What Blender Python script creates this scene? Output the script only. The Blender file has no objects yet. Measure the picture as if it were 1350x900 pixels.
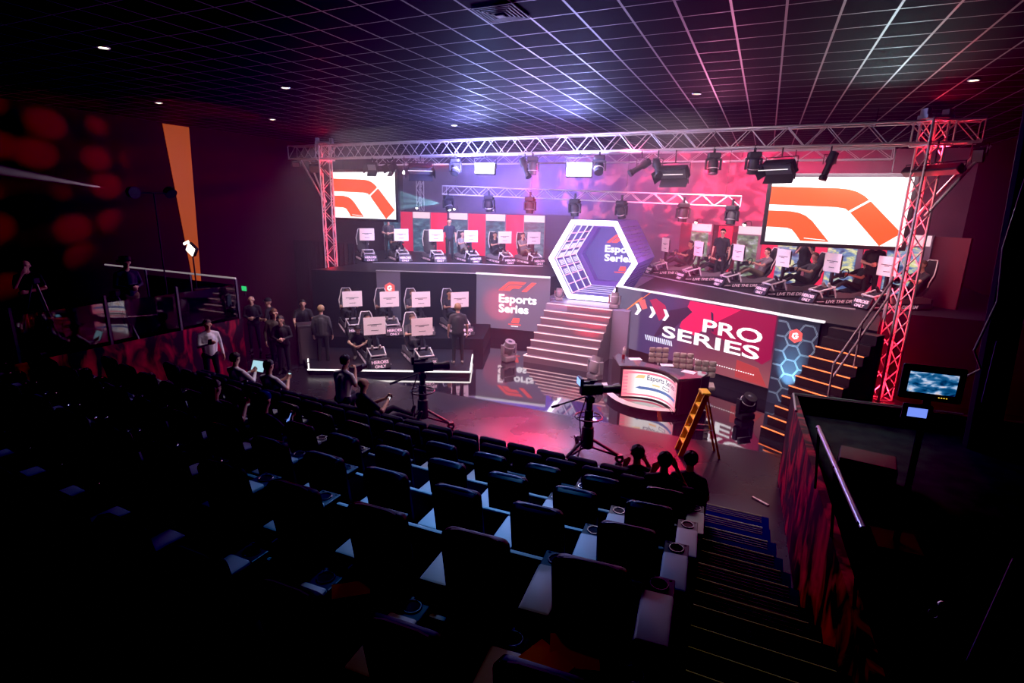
import bpy, math, random
from mathutils import Vector, Matrix, Quaternion
R = math.radians
S = bpy.context.scene
COL = S.collection
random.seed(7)
V = Vector

# ------------------------------------------------------------------ materials
MATS = {}
def mat(name, col, rough=.5, metal=0., emit=None, es=0., spec=.5, coat=0., sheen=0., noise=None, bump=None):
    if name in MATS: return MATS[name]
    m = bpy.data.materials.new(name); m.use_nodes = True
    nt = m.node_tree; b = nt.nodes['Principled BSDF']
    b.inputs['Base Color'].default_value = (*col, 1)
    b.inputs['Roughness'].default_value = rough
    b.inputs['Metallic'].default_value = metal
    b.inputs['Specular IOR Level'].default_value = spec
    b.inputs['Coat Weight'].default_value = coat
    if emit:
        b.inputs['Emission Color'].default_value = (*emit, 1)
        b.inputs['Emission Strength'].default_value = es
    if noise:                       # (scale, second colour)
        tc = nt.nodes.new('ShaderNodeTexCoord'); n = nt.nodes.new('ShaderNodeTexNoise')
        n.inputs['Scale'].default_value = noise[0]; n.inputs['Detail'].default_value = 5
        mx = nt.nodes.new('ShaderNodeMix'); mx.data_type = 'RGBA'
        mx.inputs['A'].default_value = (*col, 1); mx.inputs['B'].default_value = (*noise[1], 1)
        rp = nt.nodes.new('ShaderNodeValToRGB'); rp.color_ramp.elements[0].position = .38; rp.color_ramp.elements[1].position = .66
        nt.links.new(tc.outputs['Object'], n.inputs['Vector']); nt.links.new(n.outputs['Fac'], rp.inputs['Fac'])
        nt.links.new(rp.outputs['Color'], mx.inputs['Factor']); nt.links.new(mx.outputs['Result'], b.inputs['Base Color'])
    if bump:
        tc = nt.nodes.new('ShaderNodeTexCoord'); n = nt.nodes.new('ShaderNodeTexNoise'); n.inputs['Scale'].default_value = bump[0]
        bp = nt.nodes.new('ShaderNodeBump'); bp.inputs['Strength'].default_value = bump[1]
        nt.links.new(tc.outputs['Object'], n.inputs['Vector']); nt.links.new(n.outputs['Fac'], bp.inputs['Height']); nt.links.new(bp.outputs['Normal'], b.inputs['Normal'])
    MATS[name] = m
    return m
def glow(name, col, s):             # a light-emitting surface
    return mat(name, (col[0]*.3, col[1]*.3, col[2]*.3), .5, emit=col, es=s)

# ------------------------------------------------------------------ mesh builder
class MB:
    def __init__(self): self.v = []; self.f = []; self.mi = []; self.cur = 0
    def add(self, vs, fs):
        o = len(self.v); self.v += [tuple(p) for p in vs]
        for f in fs: self.f.append(tuple(i+o for i in f)); self.mi.append(self.cur)
        return self
    def box(self, c, s, rot=None, taper=1.):
        x, y, z = s[0]/2, s[1]/2, s[2]/2; t = taper
        vs = [V(p) for p in ((-x,-y,-z),(x,-y,-z),(x,y,-z),(-x,y,-z),(-x*t,-y*t,z),(x*t,-y*t,z),(x*t,y*t,z),(-x*t,y*t,z))]
        if rot is not None: vs = [rot @ p for p in vs]
        c = V(c)
        return self.add([p+c for p in vs], [(3,2,1,0),(4,5,6,7),(0,1,5,4),(1,2,6,5),(2,3,7,6),(3,0,4,7)])
    def bbox(self, c, s, b=.02, rot=None, n=2):   # rounded box: rounded-rect in xy, bevelled top and bottom
        x, y, z = s[0]/2, s[1]/2, s[2]/2; b = min(b, x*.95, y*.95, z*.95)
        rings = []
        for zz, ins in ((-z, b), (-z+b*.3, b*.3), (-z+b, 0), (z-b, 0), (z-b*.3, b*.3), (z, b)):
            ring = []
            for cx, cy, a0 in ((x-b, y-b, 0), (-x+b, y-b, 90), (-x+b, -y+b, 180), (x-b, -y+b, 270)):
                for k in range(n+1):
                    a = R(a0+90*k/n); r = max(b-ins, b*.05) if ins else b
                    ring.append(V((cx+r*math.cos(a), cy+r*math.sin(a), zz)))
            rings.append(ring)
        m = len(rings[0]); vs = [p for r in rings for p in r]; fs = []
        for i in range(5):
            for j in range(m): fs.append((i*m+j, i*m+(j+1) % m, (i+1)*m+(j+1) % m, (i+1)*m+j))
        fs.append(tuple(range(m-1, -1, -1))); fs.append(tuple(range(5*m, 6*m)))
        if rot is not None: vs = [rot @ p for p in vs]
        c = V(c); return self.add([p+c for p in vs], fs)
    def tube(self, a, b, r, n=8, r2=None, caps=True):
        a, b = V(a), V(b); d = b-a
        if d.length < 1e-6: return self
        q = d.to_track_quat('Z', 'Y'); r2 = r if r2 is None else r2
        vs = [a + q @ V((r*math.cos(2*math.pi*k/n), r*math.sin(2*math.pi*k/n), 0)) for k in range(n)]
        vs += [b + q @ V((r2*math.cos(2*math.pi*k/n), r2*math.sin(2*math.pi*k/n), 0)) for k in range(n)]
        fs = [(k, (k+1) % n, n+(k+1) % n, n+k) for k in range(n)]
        if caps: fs += [tuple(range(n-1, -1, -1)), tuple(range(n, 2*n))]
        return self.add(vs, fs)
    def path(self, pts, r, n=8, closed=False):
        pts = [V(p) for p in pts]; m = len(pts); vs = []; up = V((0, 0, 1)); pu = None
        for i, p in enumerate(pts):
            a = pts[(i-1) % m] if (closed or i) else p; b = pts[(i+1) % m] if (closed or i < m-1) else p
            t = (b-a).normalized()
            u = (up if abs(t.z) < .95 else V((1, 0, 0))) if pu is None else pu
            s = t.cross(u); s = s.normalized() if s.length > 1e-5 else t.orthogonal().normalized(); u = s.cross(t).normalized(); pu = u
            rr = r[i] if isinstance(r, (list, tuple)) else r
            vs += [p + (s*math.cos(2*math.pi*k/n) + u*math.sin(2*math.pi*k/n))*rr for k in range(n)]
        fs = []
        for i in range(m if closed else m-1):
            j = (i+1) % m
            fs += [(i*n+k, i*n+(k+1) % n, j*n+(k+1) % n, j*n+k) for k in range(n)]
        if not closed: fs += [tuple(range(n-1, -1, -1)), tuple(range((m-1)*n, m*n))]
        return self.add(vs, fs)
    def lathe(self, prof, c=(0,0,0), n=16, rot=None):
        vs = []; c = V(c)
        for r, z in prof:
            for k in range(n):
                p = V((max(r, 1e-4)*math.cos(2*math.pi*k/n), max(r, 1e-4)*math.sin(2*math.pi*k/n), z))
                vs.append((rot @ p if rot is not None else p)+c)
        m = len(prof); fs = []
        for i in range(m-1): fs += [(i*n+k, i*n+(k+1) % n, (i+1)*n+(k+1) % n, (i+1)*n+k) for k in range(n)]
        fs += [tuple(range(n-1, -1, -1)), tuple(range((m-1)*n, m*n))]
        return self.add(vs, fs)
    def sph(self, c, r, n=12, sc=(1,1,1), rot=None):
        vs = []; fs = []; m = n//2
        for i in range(m+1):
            t = math.pi*i/m
            for k in range(n):
                p = V((r*sc[0]*math.sin(t)*math.cos(2*math.pi*k/n), r*sc[1]*math.sin(t)*math.sin(2*math.pi*k/n), r*sc[2]*math.cos(t)))
                vs.append((rot @ p if rot is not None else p)+V(c))
        for i in range(m): fs += [(i*n+k, (i+1)*n+k, (i+1)*n+(k+1) % n, i*n+(k+1) % n) for k in range(n)]
        return self.add(vs, fs)
    def prism(self, poly, h, fr=None):              # poly in local xy, extruded along local z by h, frame fr (Matrix)
        n = len(poly); vs = [V((p[0], p[1], 0)) for p in poly] + [V((p[0], p[1], h)) for p in poly]
        fs = [tuple(range(n-1, -1, -1)), tuple(range(n, 2*n))] + [(k, (k+1) % n, n+(k+1) % n, n+k) for k in range(n)]
        if fr is not None: vs = [fr @ p for p in vs]
        return self.add(vs, fs)
    def torus(self, c, Rr, r, n=24, m=8, rot=None, sc=(1,1,1)):
        vs = []; fs = []
        for i in range(n):
            a = 2*math.pi*i/n
            for k in range(m):
                b = 2*math.pi*k/m
                p = V(((Rr+r*math.cos(b))*math.cos(a)*sc[0], (Rr+r*math.cos(b))*math.sin(a)*sc[1], r*math.sin(b)*sc[2]))
                vs.append((rot @ p if rot is not None else p)+V(c))
        for i in range(n):
            j = (i+1) % n
            fs += [(i*m+k, j*m+k, j*m+(k+1) % m, i*m+(k+1) % m) for k in range(m)]
        return self.add(vs, fs)
    def ring(self, outer, inner, h, fr=None):       # a flat frame between two polygons with the same count
        n = len(outer); vs = [V((p[0], p[1], z)) for z in (0, h) for q in (outer, inner) for p in q]
        fs = []
        for k in range(n):
            j = (k+1) % n
            fs += [(k, n+k, n+j, j), (2*n+k, 2*n+j, 3*n+j, 3*n+k), (k, j, 2*n+j, 2*n+k), (n+k, 3*n+k, 3*n+j, n+j)]
        if fr is not None: vs = [fr @ p for p in vs]
        return self.add(vs, fs)
    def mesh(self, name, mats, smooth=False):
        me = bpy.data.meshes.new(name); me.from_pydata(self.v, [], self.f); me.validate(clean_customdata=False)
        for m in (mats if isinstance(mats, (list, tuple)) else [mats]): me.materials.append(m)
        if any(self.mi) and len(me.polygons) == len(self.mi): me.polygons.foreach_set('material_index', self.mi)
        if smooth:
            me.polygons.foreach_set('use_smooth', [True]*len(me.polygons))
            try: me.set_sharp_from_angle(angle=R(40))
            except Exception: pass
        me.update(); return me

def link(name, me, parent=None, loc=None):
    o = bpy.data.objects.new(name, me); COL.objects.link(o)
    if parent is not None: o.parent = parent
    if loc is not None: o.location = loc
    return o
def part(name, mb, m, parent, smooth=False, label=None):
    o = link(name, mb.mesh(name, m, smooth), parent)
    if label: o['label'] = label
    return o
def thing(name, label, cat, loc=(0,0,0), rz=0., group=None):
    o = link(name, None, None, loc); o.rotation_euler = (0, 0, rz); o.empty_display_size = .1
    o['label'] = label; o['category'] = cat
    if group: o['group'] = group
    return o
def solo(name, mb, m, label, cat, group=None, loc=None, rz=0., smooth=False):
    o = link(name, mb.mesh(name, m, smooth), None, loc); o.rotation_euler = (0, 0, rz)
    o['label'] = label; o['category'] = cat
    if group: o['group'] = group
    return o
def struct(name, mb, m, smooth=False):
    o = link(name, mb.mesh(name, m, smooth)); o['kind'] = 'structure'; return o
def dup(root, loc, rz, label, group=None, rot=None):
    r = root.copy(); COL.objects.link(r); r.location = loc; r.rotation_euler = rot or (0, 0, rz); r['label'] = label
    if group: r['group'] = group
    for ch in root.children:
        c = ch.copy(); COL.objects.link(c); c.parent = r
        for g in ch.children:
            d = g.copy(); COL.objects.link(d); d.parent = c
    return r
def lerp(a, b, t): return a+(b-a)*t
def rz_m(a): return Matrix.Rotation(a, 3, 'Z')
def frame(o, ex, ey):               # 4x4 frame: origin o, local x, local y (z = x cross y)
    ex = V(ex).normalized(); ey = V(ey).normalized(); ez = ex.cross(ey)
    return Matrix(((ex.x, ey.x, ez.x, o[0]), (ex.y, ey.y, ez.y, o[1]), (ex.z, ey.z, ez.z, o[2]), (0, 0, 0, 1)))

# ------------------------------------------------------------------ lettering
_TX = {}
def text_data(s, size=1., bold=.0, shear=0., wide=1., space=1.):
    """vertices and faces of flat lettering, left aligned on a base line, extruded a little"""
    k = (s, bold, shear, wide, space)
    if k not in _TX:
        cu = bpy.data.curves.new('lettering', 'FONT'); cu.body = s; cu.size = 1; cu.offset = bold; cu.shear = shear
        cu.space_character = space; cu.extrude = .01; cu.resolution_u = 3; cu.fill_mode = 'BOTH'
        o = bpy.data.objects.new('lettering', cu); COL.objects.link(o); bpy.context.view_layer.update()
        me = bpy.data.meshes.new_from_object(o.evaluated_get(bpy.context.evaluated_depsgraph_get()))
        _TX[k] = ([(v.co.x*wide, v.co.y, v.co.z) for v in me.vertices], [tuple(p.vertices) for p in me.polygons])
        bpy.data.objects.remove(o); bpy.data.curves.remove(cu); bpy.data.meshes.remove(me)
    vs, fs = _TX[k]
    return [(x*size, y*size, z*size) for x, y, z in vs], fs
def put_text(mb, s, fr, size, align='L', width=None, depth=None, **kw):
    vs, fs = text_data(s, size, **kw)
    x0 = min(v[0] for v in vs); x1 = max(v[0] for v in vs)
    sx = 1. if width is None else width/(x1-x0)
    off = {'L': 0, 'C': -.5, 'R': -1}[align]*(x1-x0)*sx
    z0 = min(v[2] for v in vs); z1 = max(v[2] for v in vs); d = .006 if depth is None else depth
    mb.add([fr @ V(((v[0]-x0)*sx+off, v[1], (v[2]-z0)/(z1-z0)*d)) for v in vs], fs)
    return mb

# ------------------------------------------------------------------ people
def capsule(mb, a, b, ra, rb, n=10):
    a, b = V(a), V(b); d = b-a; L = d.length
    q = (d if L > 1e-5 else V((0, 0, 1))).to_track_quat('Z', 'Y')
    prof = [(ra*math.sin(t), -ra*math.cos(t)) for t in (.08, .55, 1.05)] + [(ra, 0), (rb, L)] + [(rb*math.sin(t), L+rb*math.cos(t)) for t in (1.05, .55, .08)]
    mb.lathe(prof, a, n, q.to_matrix())
def seg_d(p, a, b, ra, rb):
    ab = b-a; t = max(0., min(1., (p-a).dot(ab)/max(ab.length_squared, 1e-9)))
    return (p-(a+ab*t)).length-lerp(ra, rb, t)

SKIN = [mat('skin_light', (.62, .36, .27), .5), mat('skin_tan', (.45, .24, .16), .5), mat('skin_dark', (.2, .1, .07), .5)]
HAIRC = {'dark': mat('hair_dark', (.012, .009, .008), .6), 'brown': mat('hair_brown', (.11, .055, .03), .6), 'fair': mat('hair_fair', (.34, .22, .12), .6), 'blue': mat('knit_blue', (.02, .08, .3), .9), 'black': mat('hat_black', (.01, .01, .012), .8)}
EYEM = mat('eye_dark', (.02, .015, .012), .2)

def person(label, loc, rz, J, top, bottom, shoe, skin=0, hair='dark', style='short', short=True, curl=25, group=None, vox=.016, cat='person'):
    """J: joints in the figure's own frame (x to its left hand side is +y ; it faces +x)."""
    P = {k: V(v) for k, v in J.items()}
    caps = []
    def C(tag, a, b, ra, rb): caps.append((tag, V(a), V(b), ra, rb))
    hl, hr, sl, sr, pe, ch, hd = P['hipL'], P['hipR'], P['shL'], P['shR'], P['pelvis'], P['chest'], P['head']
    f = P.get('face', V((1, 0, 0))).normalized(); up = (hd-ch).normalized()
    up = (up-f*up.dot(f)).normalized() if abs(up.dot(f)) < .9 else V((0, 0, 1)); sd = up.cross(f)
    C('b', hl, hr, .105, .105); C('t', pe+(ch-pe)*.12, ch, .125, .14)
    ax = (ch-pe).normalized(); nb = lerp(sl, sr, .5)+ax*.035
    for h_, s_ in ((hl, sl), (hr, sr)):
        C('t', lerp(h_, pe, .25)+(ch-pe)*.2, lerp(s_, ch, .5)-ax*.1, .092, .1)
        C('t', nb, s_-ax*.025, .062, .058); C('t', lerp(s_, ch, .45)-ax*.05, s_-ax*.035, .085, .06)
    C('t', ch, nb, .115, .062)
    C('s', lerp(sl, sr, .5), hd-up*.06, .058, .054)
    # head: skull, jaw, chin, nose, ears, brow
    C('s', hd-f*.018+up*.03, hd+f*.012+up*.03, .088, .082); C('s', hd+f*.012-up*.02, hd+f*.03-up*.055, .068, .048)
    C('s', hd+f*.055-up*.085, hd+f*.06-up*.088, .026, .024); C('s', hd+f*.088+up*.012, hd+f*.106-up*.022, .009, .014)
    C('s', hd+f*.082+up*.03+sd*.04, hd+f*.082+up*.03-sd*.04, .012, .012); C('s', hd+f*.085-up*.052+sd*.02, hd+f*.085-up*.052-sd*.02, .011, .011)
    for q in (1, -1): C('s', hd+sd*q*.088+up*.012, hd+sd*q*.09-up*.018, .016, .013)
    for s, q in (('L', 1), ('R', -1)):
        sh, el, wr = P['sh'+s], P['el'+s], P['wr'+s]
        mid = lerp(sh, el, .72)
        C('t', sh-ax*.02, mid, .058, .05); C('s' if short else 't', mid, el, .044, .04)
        C('s' if short else 't', el, lerp(el, wr, .86), .041, .031); C('s', lerp(el, wr, .8), wr, .029, .026)
        d = (P.get('hand'+s, wr-el)).normalized() if 'hand'+s in P else (wr-el).normalized()
        nrm = P.get('palm'+s, V((0, -q, 0)))
        nrm = nrm-d*nrm.dot(d); nrm = nrm.normalized() if nrm.length > 1e-3 else d.orthogonal().normalized()
        w = d.cross(nrm)
        for k in (-1.5, -.5, .5, 1.5):
            C('s', wr+w*k*.014, wr+d*.085+w*k*.021, .019, .015)
            Lf = (.036, .042, .04, .031)[int(k+1.5)]; b0 = wr+d*.085+w*k*.021; ang = R(curl)
            d1 = d*math.cos(ang)+nrm*math.sin(ang); b1 = b0+d1*Lf; d2 = d*math.cos(ang*2.2)+nrm*math.sin(ang*2.2)
            C('s', b0, b1, .0125, .0115); C('s', b1, b1+d2*Lf*.95, .0115, .0095)
        ts = w*(1 if q*w.dot(f) > 0 else -1)
        C('s', wr+d*.03+ts*.02, wr+d*.06+ts*.055+nrm*.012, .015, .013); C('s', wr+d*.06+ts*.055+nrm*.012, wr+d*.095+ts*.055+nrm*.03, .0125, .01)
        hp, kn, an, to = P['hip'+s], P['kn'+s], P['an'+s], P['toe'+s]
        C('b', hp, kn, .088, .06); C('b', kn, lerp(kn, an, .92), .059, .045); C('o', an, to, .044, .038)
        C('o', an+V((0, 0, -.02)), lerp(an, to, -.18), .042, .036)
    mb = MB()
    for t, a, b, ra, rb in caps: capsule(mb, a, b, ra, rb)
    tmp = link('tmp_body', mb.mesh('tmp', SKIN[skin]))
    md = tmp.modifiers.new('r', 'REMESH'); md.mode = 'VOXEL'; md.voxel_size = vox; md.use_smooth_shade = True
    sm = tmp.modifiers.new('s', 'SMOOTH'); sm.factor = .5; sm.iterations = 2
    bpy.context.view_layer.update()
    me = bpy.data.meshes.new_from_object(tmp.evaluated_get(bpy.context.evaluated_depsgraph_get()))
    bpy.data.objects.remove(tmp); me.name = 'person_body'
    me.materials.clear()
    for m in (SKIN[skin], top, bottom, shoe): me.materials.append(m)
    ix = {'s': 0, 't': 1, 'b': 2, 'o': 3}; mi = []
    for p in me.polygons:
        c = p.center; best = 9; bt = 's'
        for t, a, b, ra, rb in caps:
            dd = seg_d(c, a, b, ra, rb)
            if dd < best: best = dd; bt = t
        mi.append(ix[bt])
    me.polygons.foreach_set('material_index', mi); me.polygons.foreach_set('use_smooth', [True]*len(mi)); me.update()
    o = link('person', me, None, loc); o.rotation_euler = (0, 0, rz); o['label'] = label; o['category'] = cat
    if group: o['group'] = group
    ey = MB()
    for q in (1, -1): ey.sph(hd+f*.094+up*.012+sd*q*.032, .0105, 8)
    part('eyes', ey, EYEM, o, True)
    if style != 'bald':
        hb = MB(); n = 18; m = 10; c = hd+up*.034-f*.006; vs = []; fs = []; keep = {}
        M3 = Matrix((f, sd, up)).transposed()
        for i in range(m+1):
            t = math.pi*.78*i/m
            for k in range(n):
                a = 2*math.pi*k/n
                l = V((math.sin(t)*math.cos(a), math.sin(t)*math.sin(a), math.cos(t)))
                rr = .108+.006*math.sin(5*a+3*t)
                lim = (1.12 if abs(a) < .9 or a > 2*math.pi-.9 else 1.45 if (a < 1.9 or a > 2*math.pi-1.9) else 2.4)
                if style in ('cap', 'beanie'): lim = min(lim, 1.45); rr = .114
                tt = min(t, lim); l = V((math.sin(tt)*math.cos(a), math.sin(tt)*math.sin(a), math.cos(tt)))
                vs.append(c+M3 @ V((l.x*rr*1.02, l.y*rr*.92, l.z*rr)))
        for i in range(m): fs += [(i*n+k, (i+1)*n+k, (i+1)*n+(k+1) % n, i*n+(k+1) % n) for k in range(n)]
        hb.add(vs, fs)
        if style == 'long':
            for q in (-1, 0, 1): capsule(hb, hd-f*.07+sd*q*.055+up*.03, hd-f*.085+sd*q*.06-up*.2, .055, .03)
        if style == 'cap':
            hb.lathe([(.001, 0), (.085, .004), (.085, .012), (.001, .012)], c+f*.1+up*.015, 16, M3 @ Matrix.Diagonal((1, .9, 1)))
        if style == 'hat':
            hb.lathe([(.1, 0), (.17, -.004), (.17, .006), (.112, .012), (.105, .09), (.06, .105), (.001, .1)], c+up*.02, 20, M3)
        part({'cap': 'cap', 'hat': 'hat', 'beanie': 'beanie'}.get(style, 'hair'), hb, HAIRC[hair], o, True)
    return o

def stand(arms='down', lean=0., h=1.):
    J = dict(pelvis=(0,0,.93), chest=(.01+lean*.35,0,1.32), head=(.04+lean*.6,0,1.63), hipL=(0,.09,.91), hipR=(0,-.09,.91),
             shL=(lean*.42,.185,1.42), shR=(lean*.42,-.185,1.42), knL=(.03,.11,.49), knR=(.03,-.11,.49), anL=(-.02,.12,.075), anR=(-.02,-.12,.075),
             toeL=(.14,.15,.04), toeR=(.14,-.15,.04))
    x = lean*.42
    A = {'down': dict(elL=(x-.03,.26,1.13), elR=(x-.03,-.26,1.13), wrL=(x+.07,.27,.88), wrR=(x+.07,-.27,.88)),
         'front': dict(elL=(x+.02,.26,1.14), elR=(x+.02,-.26,1.14), wrL=(x+.26,.07,1.12), wrR=(x+.26,-.07,1.1), palmL=(-1,0,.3), palmR=(-1,0,.3)),
         'fold': dict(elL=(x+.08,.25,1.15), elR=(x+.08,-.25,1.15), wrL=(x+.2,-.08,1.2), wrR=(x+.21,.08,1.15), palmL=(-1,0,0), palmR=(-1,0,0)),
         'table': dict(elL=(x+.1,.27,1.16), elR=(x+.1,-.27,1.16), wrL=(x+.3,.24,1.0), wrR=(x+.3,-.24,1.0), palmL=(0,0,-1), palmR=(0,0,-1)),
         'chin': dict(elL=(x+.02,.26,1.14), elR=(x+.2,-.2,1.2), wrL=(x+.2,.0,1.1), wrR=(x+.17,-.06,1.46), palmL=(-1,0,0), palmR=(-1,0,0)),
         'lift': dict(elL=(x+.2,.22,1.22), elR=(x+.2,-.22,1.22), wrL=(x+.3,.09,1.42), wrR=(x+.3,-.09,1.42), palmL=(-.3,-1,0), palmR=(-.3,1,0)),
         'phone': dict(elL=(x-.03,.26,1.13), elR=(x+.04,-.24,1.14), wrL=(x+.07,.27,.88), wrR=(x+.28,-.06,1.24), palmR=(-1,.2,0))}[arms]
    J.update(A)
    if h != 1.: J = {k: (tuple(c*h for c in v) if not k.startswith(('palm', 'face')) else v) for k, v in J.items()}
    return J
def sit(arms='lap', back=.12, seat=.45, legs='down'):
    z = seat; b = back
    J = dict(pelvis=(0,0,z+.1), chest=(-b,0,z+.5), head=(-b*1.15+.05,0,z+.83), hipL=(.02,.09,z+.09), hipR=(.02,-.09,z+.09), shL=(-b,.185,z+.6), shR=(-b,-.185,z+.6))
    if legs == 'out': J.update(knL=(.45,.12,z+.2), knR=(.45,-.1,z+.12), anL=(.84,.1,z-.02), anR=(.84,-.12,z-.08), toeL=(.92,.12,z+.12), toeR=(.92,-.14,z+.07))
    else: J.update(knL=(.44,.12,z+.08), knR=(.44,-.12,z+.08), anL=(.42,.13,.08), anR=(.42,-.13,.08), toeL=(.57,.15,.04), toeR=(.57,-.15,.04))
    A = {'lap': dict(elL=(.02,.26,z+.3), elR=(.02,-.26,z+.3), wrL=(.24,.08,z+.26), wrR=(.24,-.08,z+.26), palmL=(0,0,-1), palmR=(0,0,-1)),
         'phone': dict(elL=(.05,.24,z+.33), elR=(.05,-.24,z+.33), wrL=(.28,.05,z+.45), wrR=(.28,-.05,z+.45), palmL=(-1,-.3,.2), palmR=(-1,.3,.2)),
         'cam': dict(elL=(.12,.24,z+.38), elR=(.12,-.24,z+.38), wrL=(.32,.08,z+.6), wrR=(.32,-.08,z+.6), palmL=(-.3,-1,0), palmR=(-.3,1,0)),
         'up': dict(elL=(-.02,.3,z+.36), elR=(.1,-.3,z+.42), wrL=(.1,.16,z+.6), wrR=(.14,-.12,z+.72), palmL=(-1,0,0), palmR=(-1,0,0))}[arms]
    J.update(A); return J
def drive():
    return dict(pelvis=(-.55,0,.43), chest=(-.76,0,.8), head=(-.72,0,1.13), hipL=(-.52,.09,.43), hipR=(-.52,-.09,.43), shL=(-.77,.185,.9), shR=(-.77,-.185,.9),
                knL=(-.08,.13,.6), knR=(-.08,-.13,.58), anL=(.32,.1,.4), anR=(.32,-.1,.4), toeL=(.4,.11,.54), toeR=(.4,-.11,.54),
                elL=(-.42,.27,.72), elR=(-.42,-.27,.72), wrL=(-.13,.14,.8), wrR=(-.13,-.14,.8), palmL=(0,-1,0), palmR=(0,1,0))
def crouch():
    return dict(pelvis=(-.1,0,.34), chest=(.12,0,.68), head=(.3,0,.93), face=(.9,0,-.4), hipL=(-.08,.1,.34), hipR=(-.08,-.1,.34), shL=(.15,.185,.78), shR=(.15,-.185,.78),
                knL=(.3,.16,.5), knR=(.3,-.16,.48), anL=(.08,.13,.08), anR=(.06,-.13,.08), toeL=(.24,.15,.04), toeR=(.22,-.15,.04),
                elL=(.3,.26,.56), elR=(.3,-.26,.56), wrL=(.48,.1,.5), wrR=(.48,-.1,.5), palmL=(0,-1,0), palmR=(0,1,0))
HAZE = .008
# ------------------------------------------------------------------ camera and render look
H = 4.6
cam = bpy.data.objects.new('camera', bpy.data.cameras.new('camera')); COL.objects.link(cam); S.camera = cam
cam.data.lens = 712.8/1350*36; cam.data.sensor_width = 36; cam.data.sensor_fit = 'HORIZONTAL'; cam.data.clip_end = 100; cam.data.clip_start = .05
def _cam():
    ya, pi, ro = .425, .246, .023
    f = V((-math.sin(ya)*math.cos(pi), math.cos(ya)*math.cos(pi), -math.sin(pi))); r = V((math.cos(ya), math.sin(ya), 0)); u = r.cross(f)
    r2 = r*math.cos(ro)+u*math.sin(ro); u2 = u*math.cos(ro)-r*math.sin(ro); b = -f
    cam.matrix_world = Matrix(((r2.x, u2.x, b.x, 0), (r2.y, u2.y, b.y, 0), (r2.z, u2.z, b.z, H), (0, 0, 0, 1)))
_cam()
S.view_settings.view_transform = 'Standard'; S.view_settings.look = 'None'; S.view_settings.exposure = 0; S.view_settings.gamma = .92
S.view_settings.use_curve_mapping = True; S.view_settings.curve_mapping.black_level = (.011, .0118, .0105); S.view_settings.curve_mapping.white_level = (.8, .8, .8); S.view_settings.curve_mapping.update()
S.cycles.use_denoising = True; S.cycles.max_bounces = 6; S.cycles.diffuse_bounces = 2; S.cycles.glossy_bounces = 4; S.cycles.transmission_bounces = 4
S.cycles.volume_bounces = 0; S.cycles.transparent_max_bounces = 8; S.cycles.sample_clamp_indirect = 3.; S.cycles.caustics_reflective = False; S.cycles.caustics_refractive = False
W = bpy.data.worlds.new('hall_air'); S.world = W; W.use_nodes = True
wn = W.node_tree; bg = wn.nodes['Background']; bg.inputs['Color'].default_value = (.10, .04, .12, 1); bg.inputs['Strength'].default_value = .002
vs_ = wn.nodes.new('ShaderNodeVolumeScatter'); vs_.inputs['Color'].default_value = (.92, .86, 1, 1); vs_.inputs['Density'].default_value = HAZE; vs_.inputs['Anisotropy'].default_value = .15
wn.links.new(vs_.outputs[0], wn.nodes['World Output'].inputs['Volume'])

# ------------------------------------------------------------------ room shell
CZ = 6.954
def ceiling_mat():
    m = bpy.data.materials.new('ceiling_tiles'); m.use_nodes = True; nt = m.node_tree; b = nt.nodes['Principled BSDF']
    tc = nt.nodes.new('ShaderNodeTexCoord'); sp = nt.nodes.new('ShaderNodeSeparateXYZ'); nt.links.new(tc.outputs['Object'], sp.inputs[0])
    def line(sock, off, w):
        n = None
        for op, val in (('SUBTRACT', off), ('DIVIDE', .6), ('FRACT', None), ('SUBTRACT', .5), ('ABSOLUTE', None), ('GREATER_THAN', .5-w/1.2)):
            k = nt.nodes.new('ShaderNodeMath'); k.operation = op
            nt.links.new(sock if n is None else n.outputs[0], k.inputs[0])
            if val is not None: k.inputs[1].default_value = val
            n = k
        return n.outputs[0]
    a = line(sp.outputs['X'], .517, .03); c = line(sp.outputs['Y'], .586, .02)
    mx = nt.nodes.new('ShaderNodeMath'); mx.operation = 'MAXIMUM'; nt.links.new(a, mx.inputs[0]); nt.links.new(c, mx.inputs[1])
    col = nt.nodes.new('ShaderNodeMix'); col.data_type = 'RGBA'; col.inputs['A'].default_value = (.0025, .0025, .0035, 1); col.inputs['B'].default_value = (.42, .40, .43, 1)
    nt.links.new(mx.outputs[0], col.inputs['Factor']); nt.links.new(col.outputs['Result'], b.inputs['Base Color'])
    mr = nt.nodes.new('ShaderNodeMapRange'); mr.inputs['To Min'].default_value = .75; mr.inputs['To Max'].default_value = .45
    nt.links.new(mx.outputs[0], mr.inputs['Value']); nt.links.new(mr.outputs[0], b.inputs['Roughness'])
    mt = nt.nodes.new('ShaderNodeMath'); mt.operation = 'MULTIPLY'; mt.inputs[1].default_value = .5; nt.links.new(mx.outputs[0], mt.inputs[0]); nt.links.new(mt.outputs[0], b.inputs['Metallic'])
    b.inputs['Specular IOR Level'].default_value = .12
    return m
struct('ceiling', MB().box((-5.8, 11., CZ+.05), (24.8, 28.6, .1)), ceiling_mat())

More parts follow.
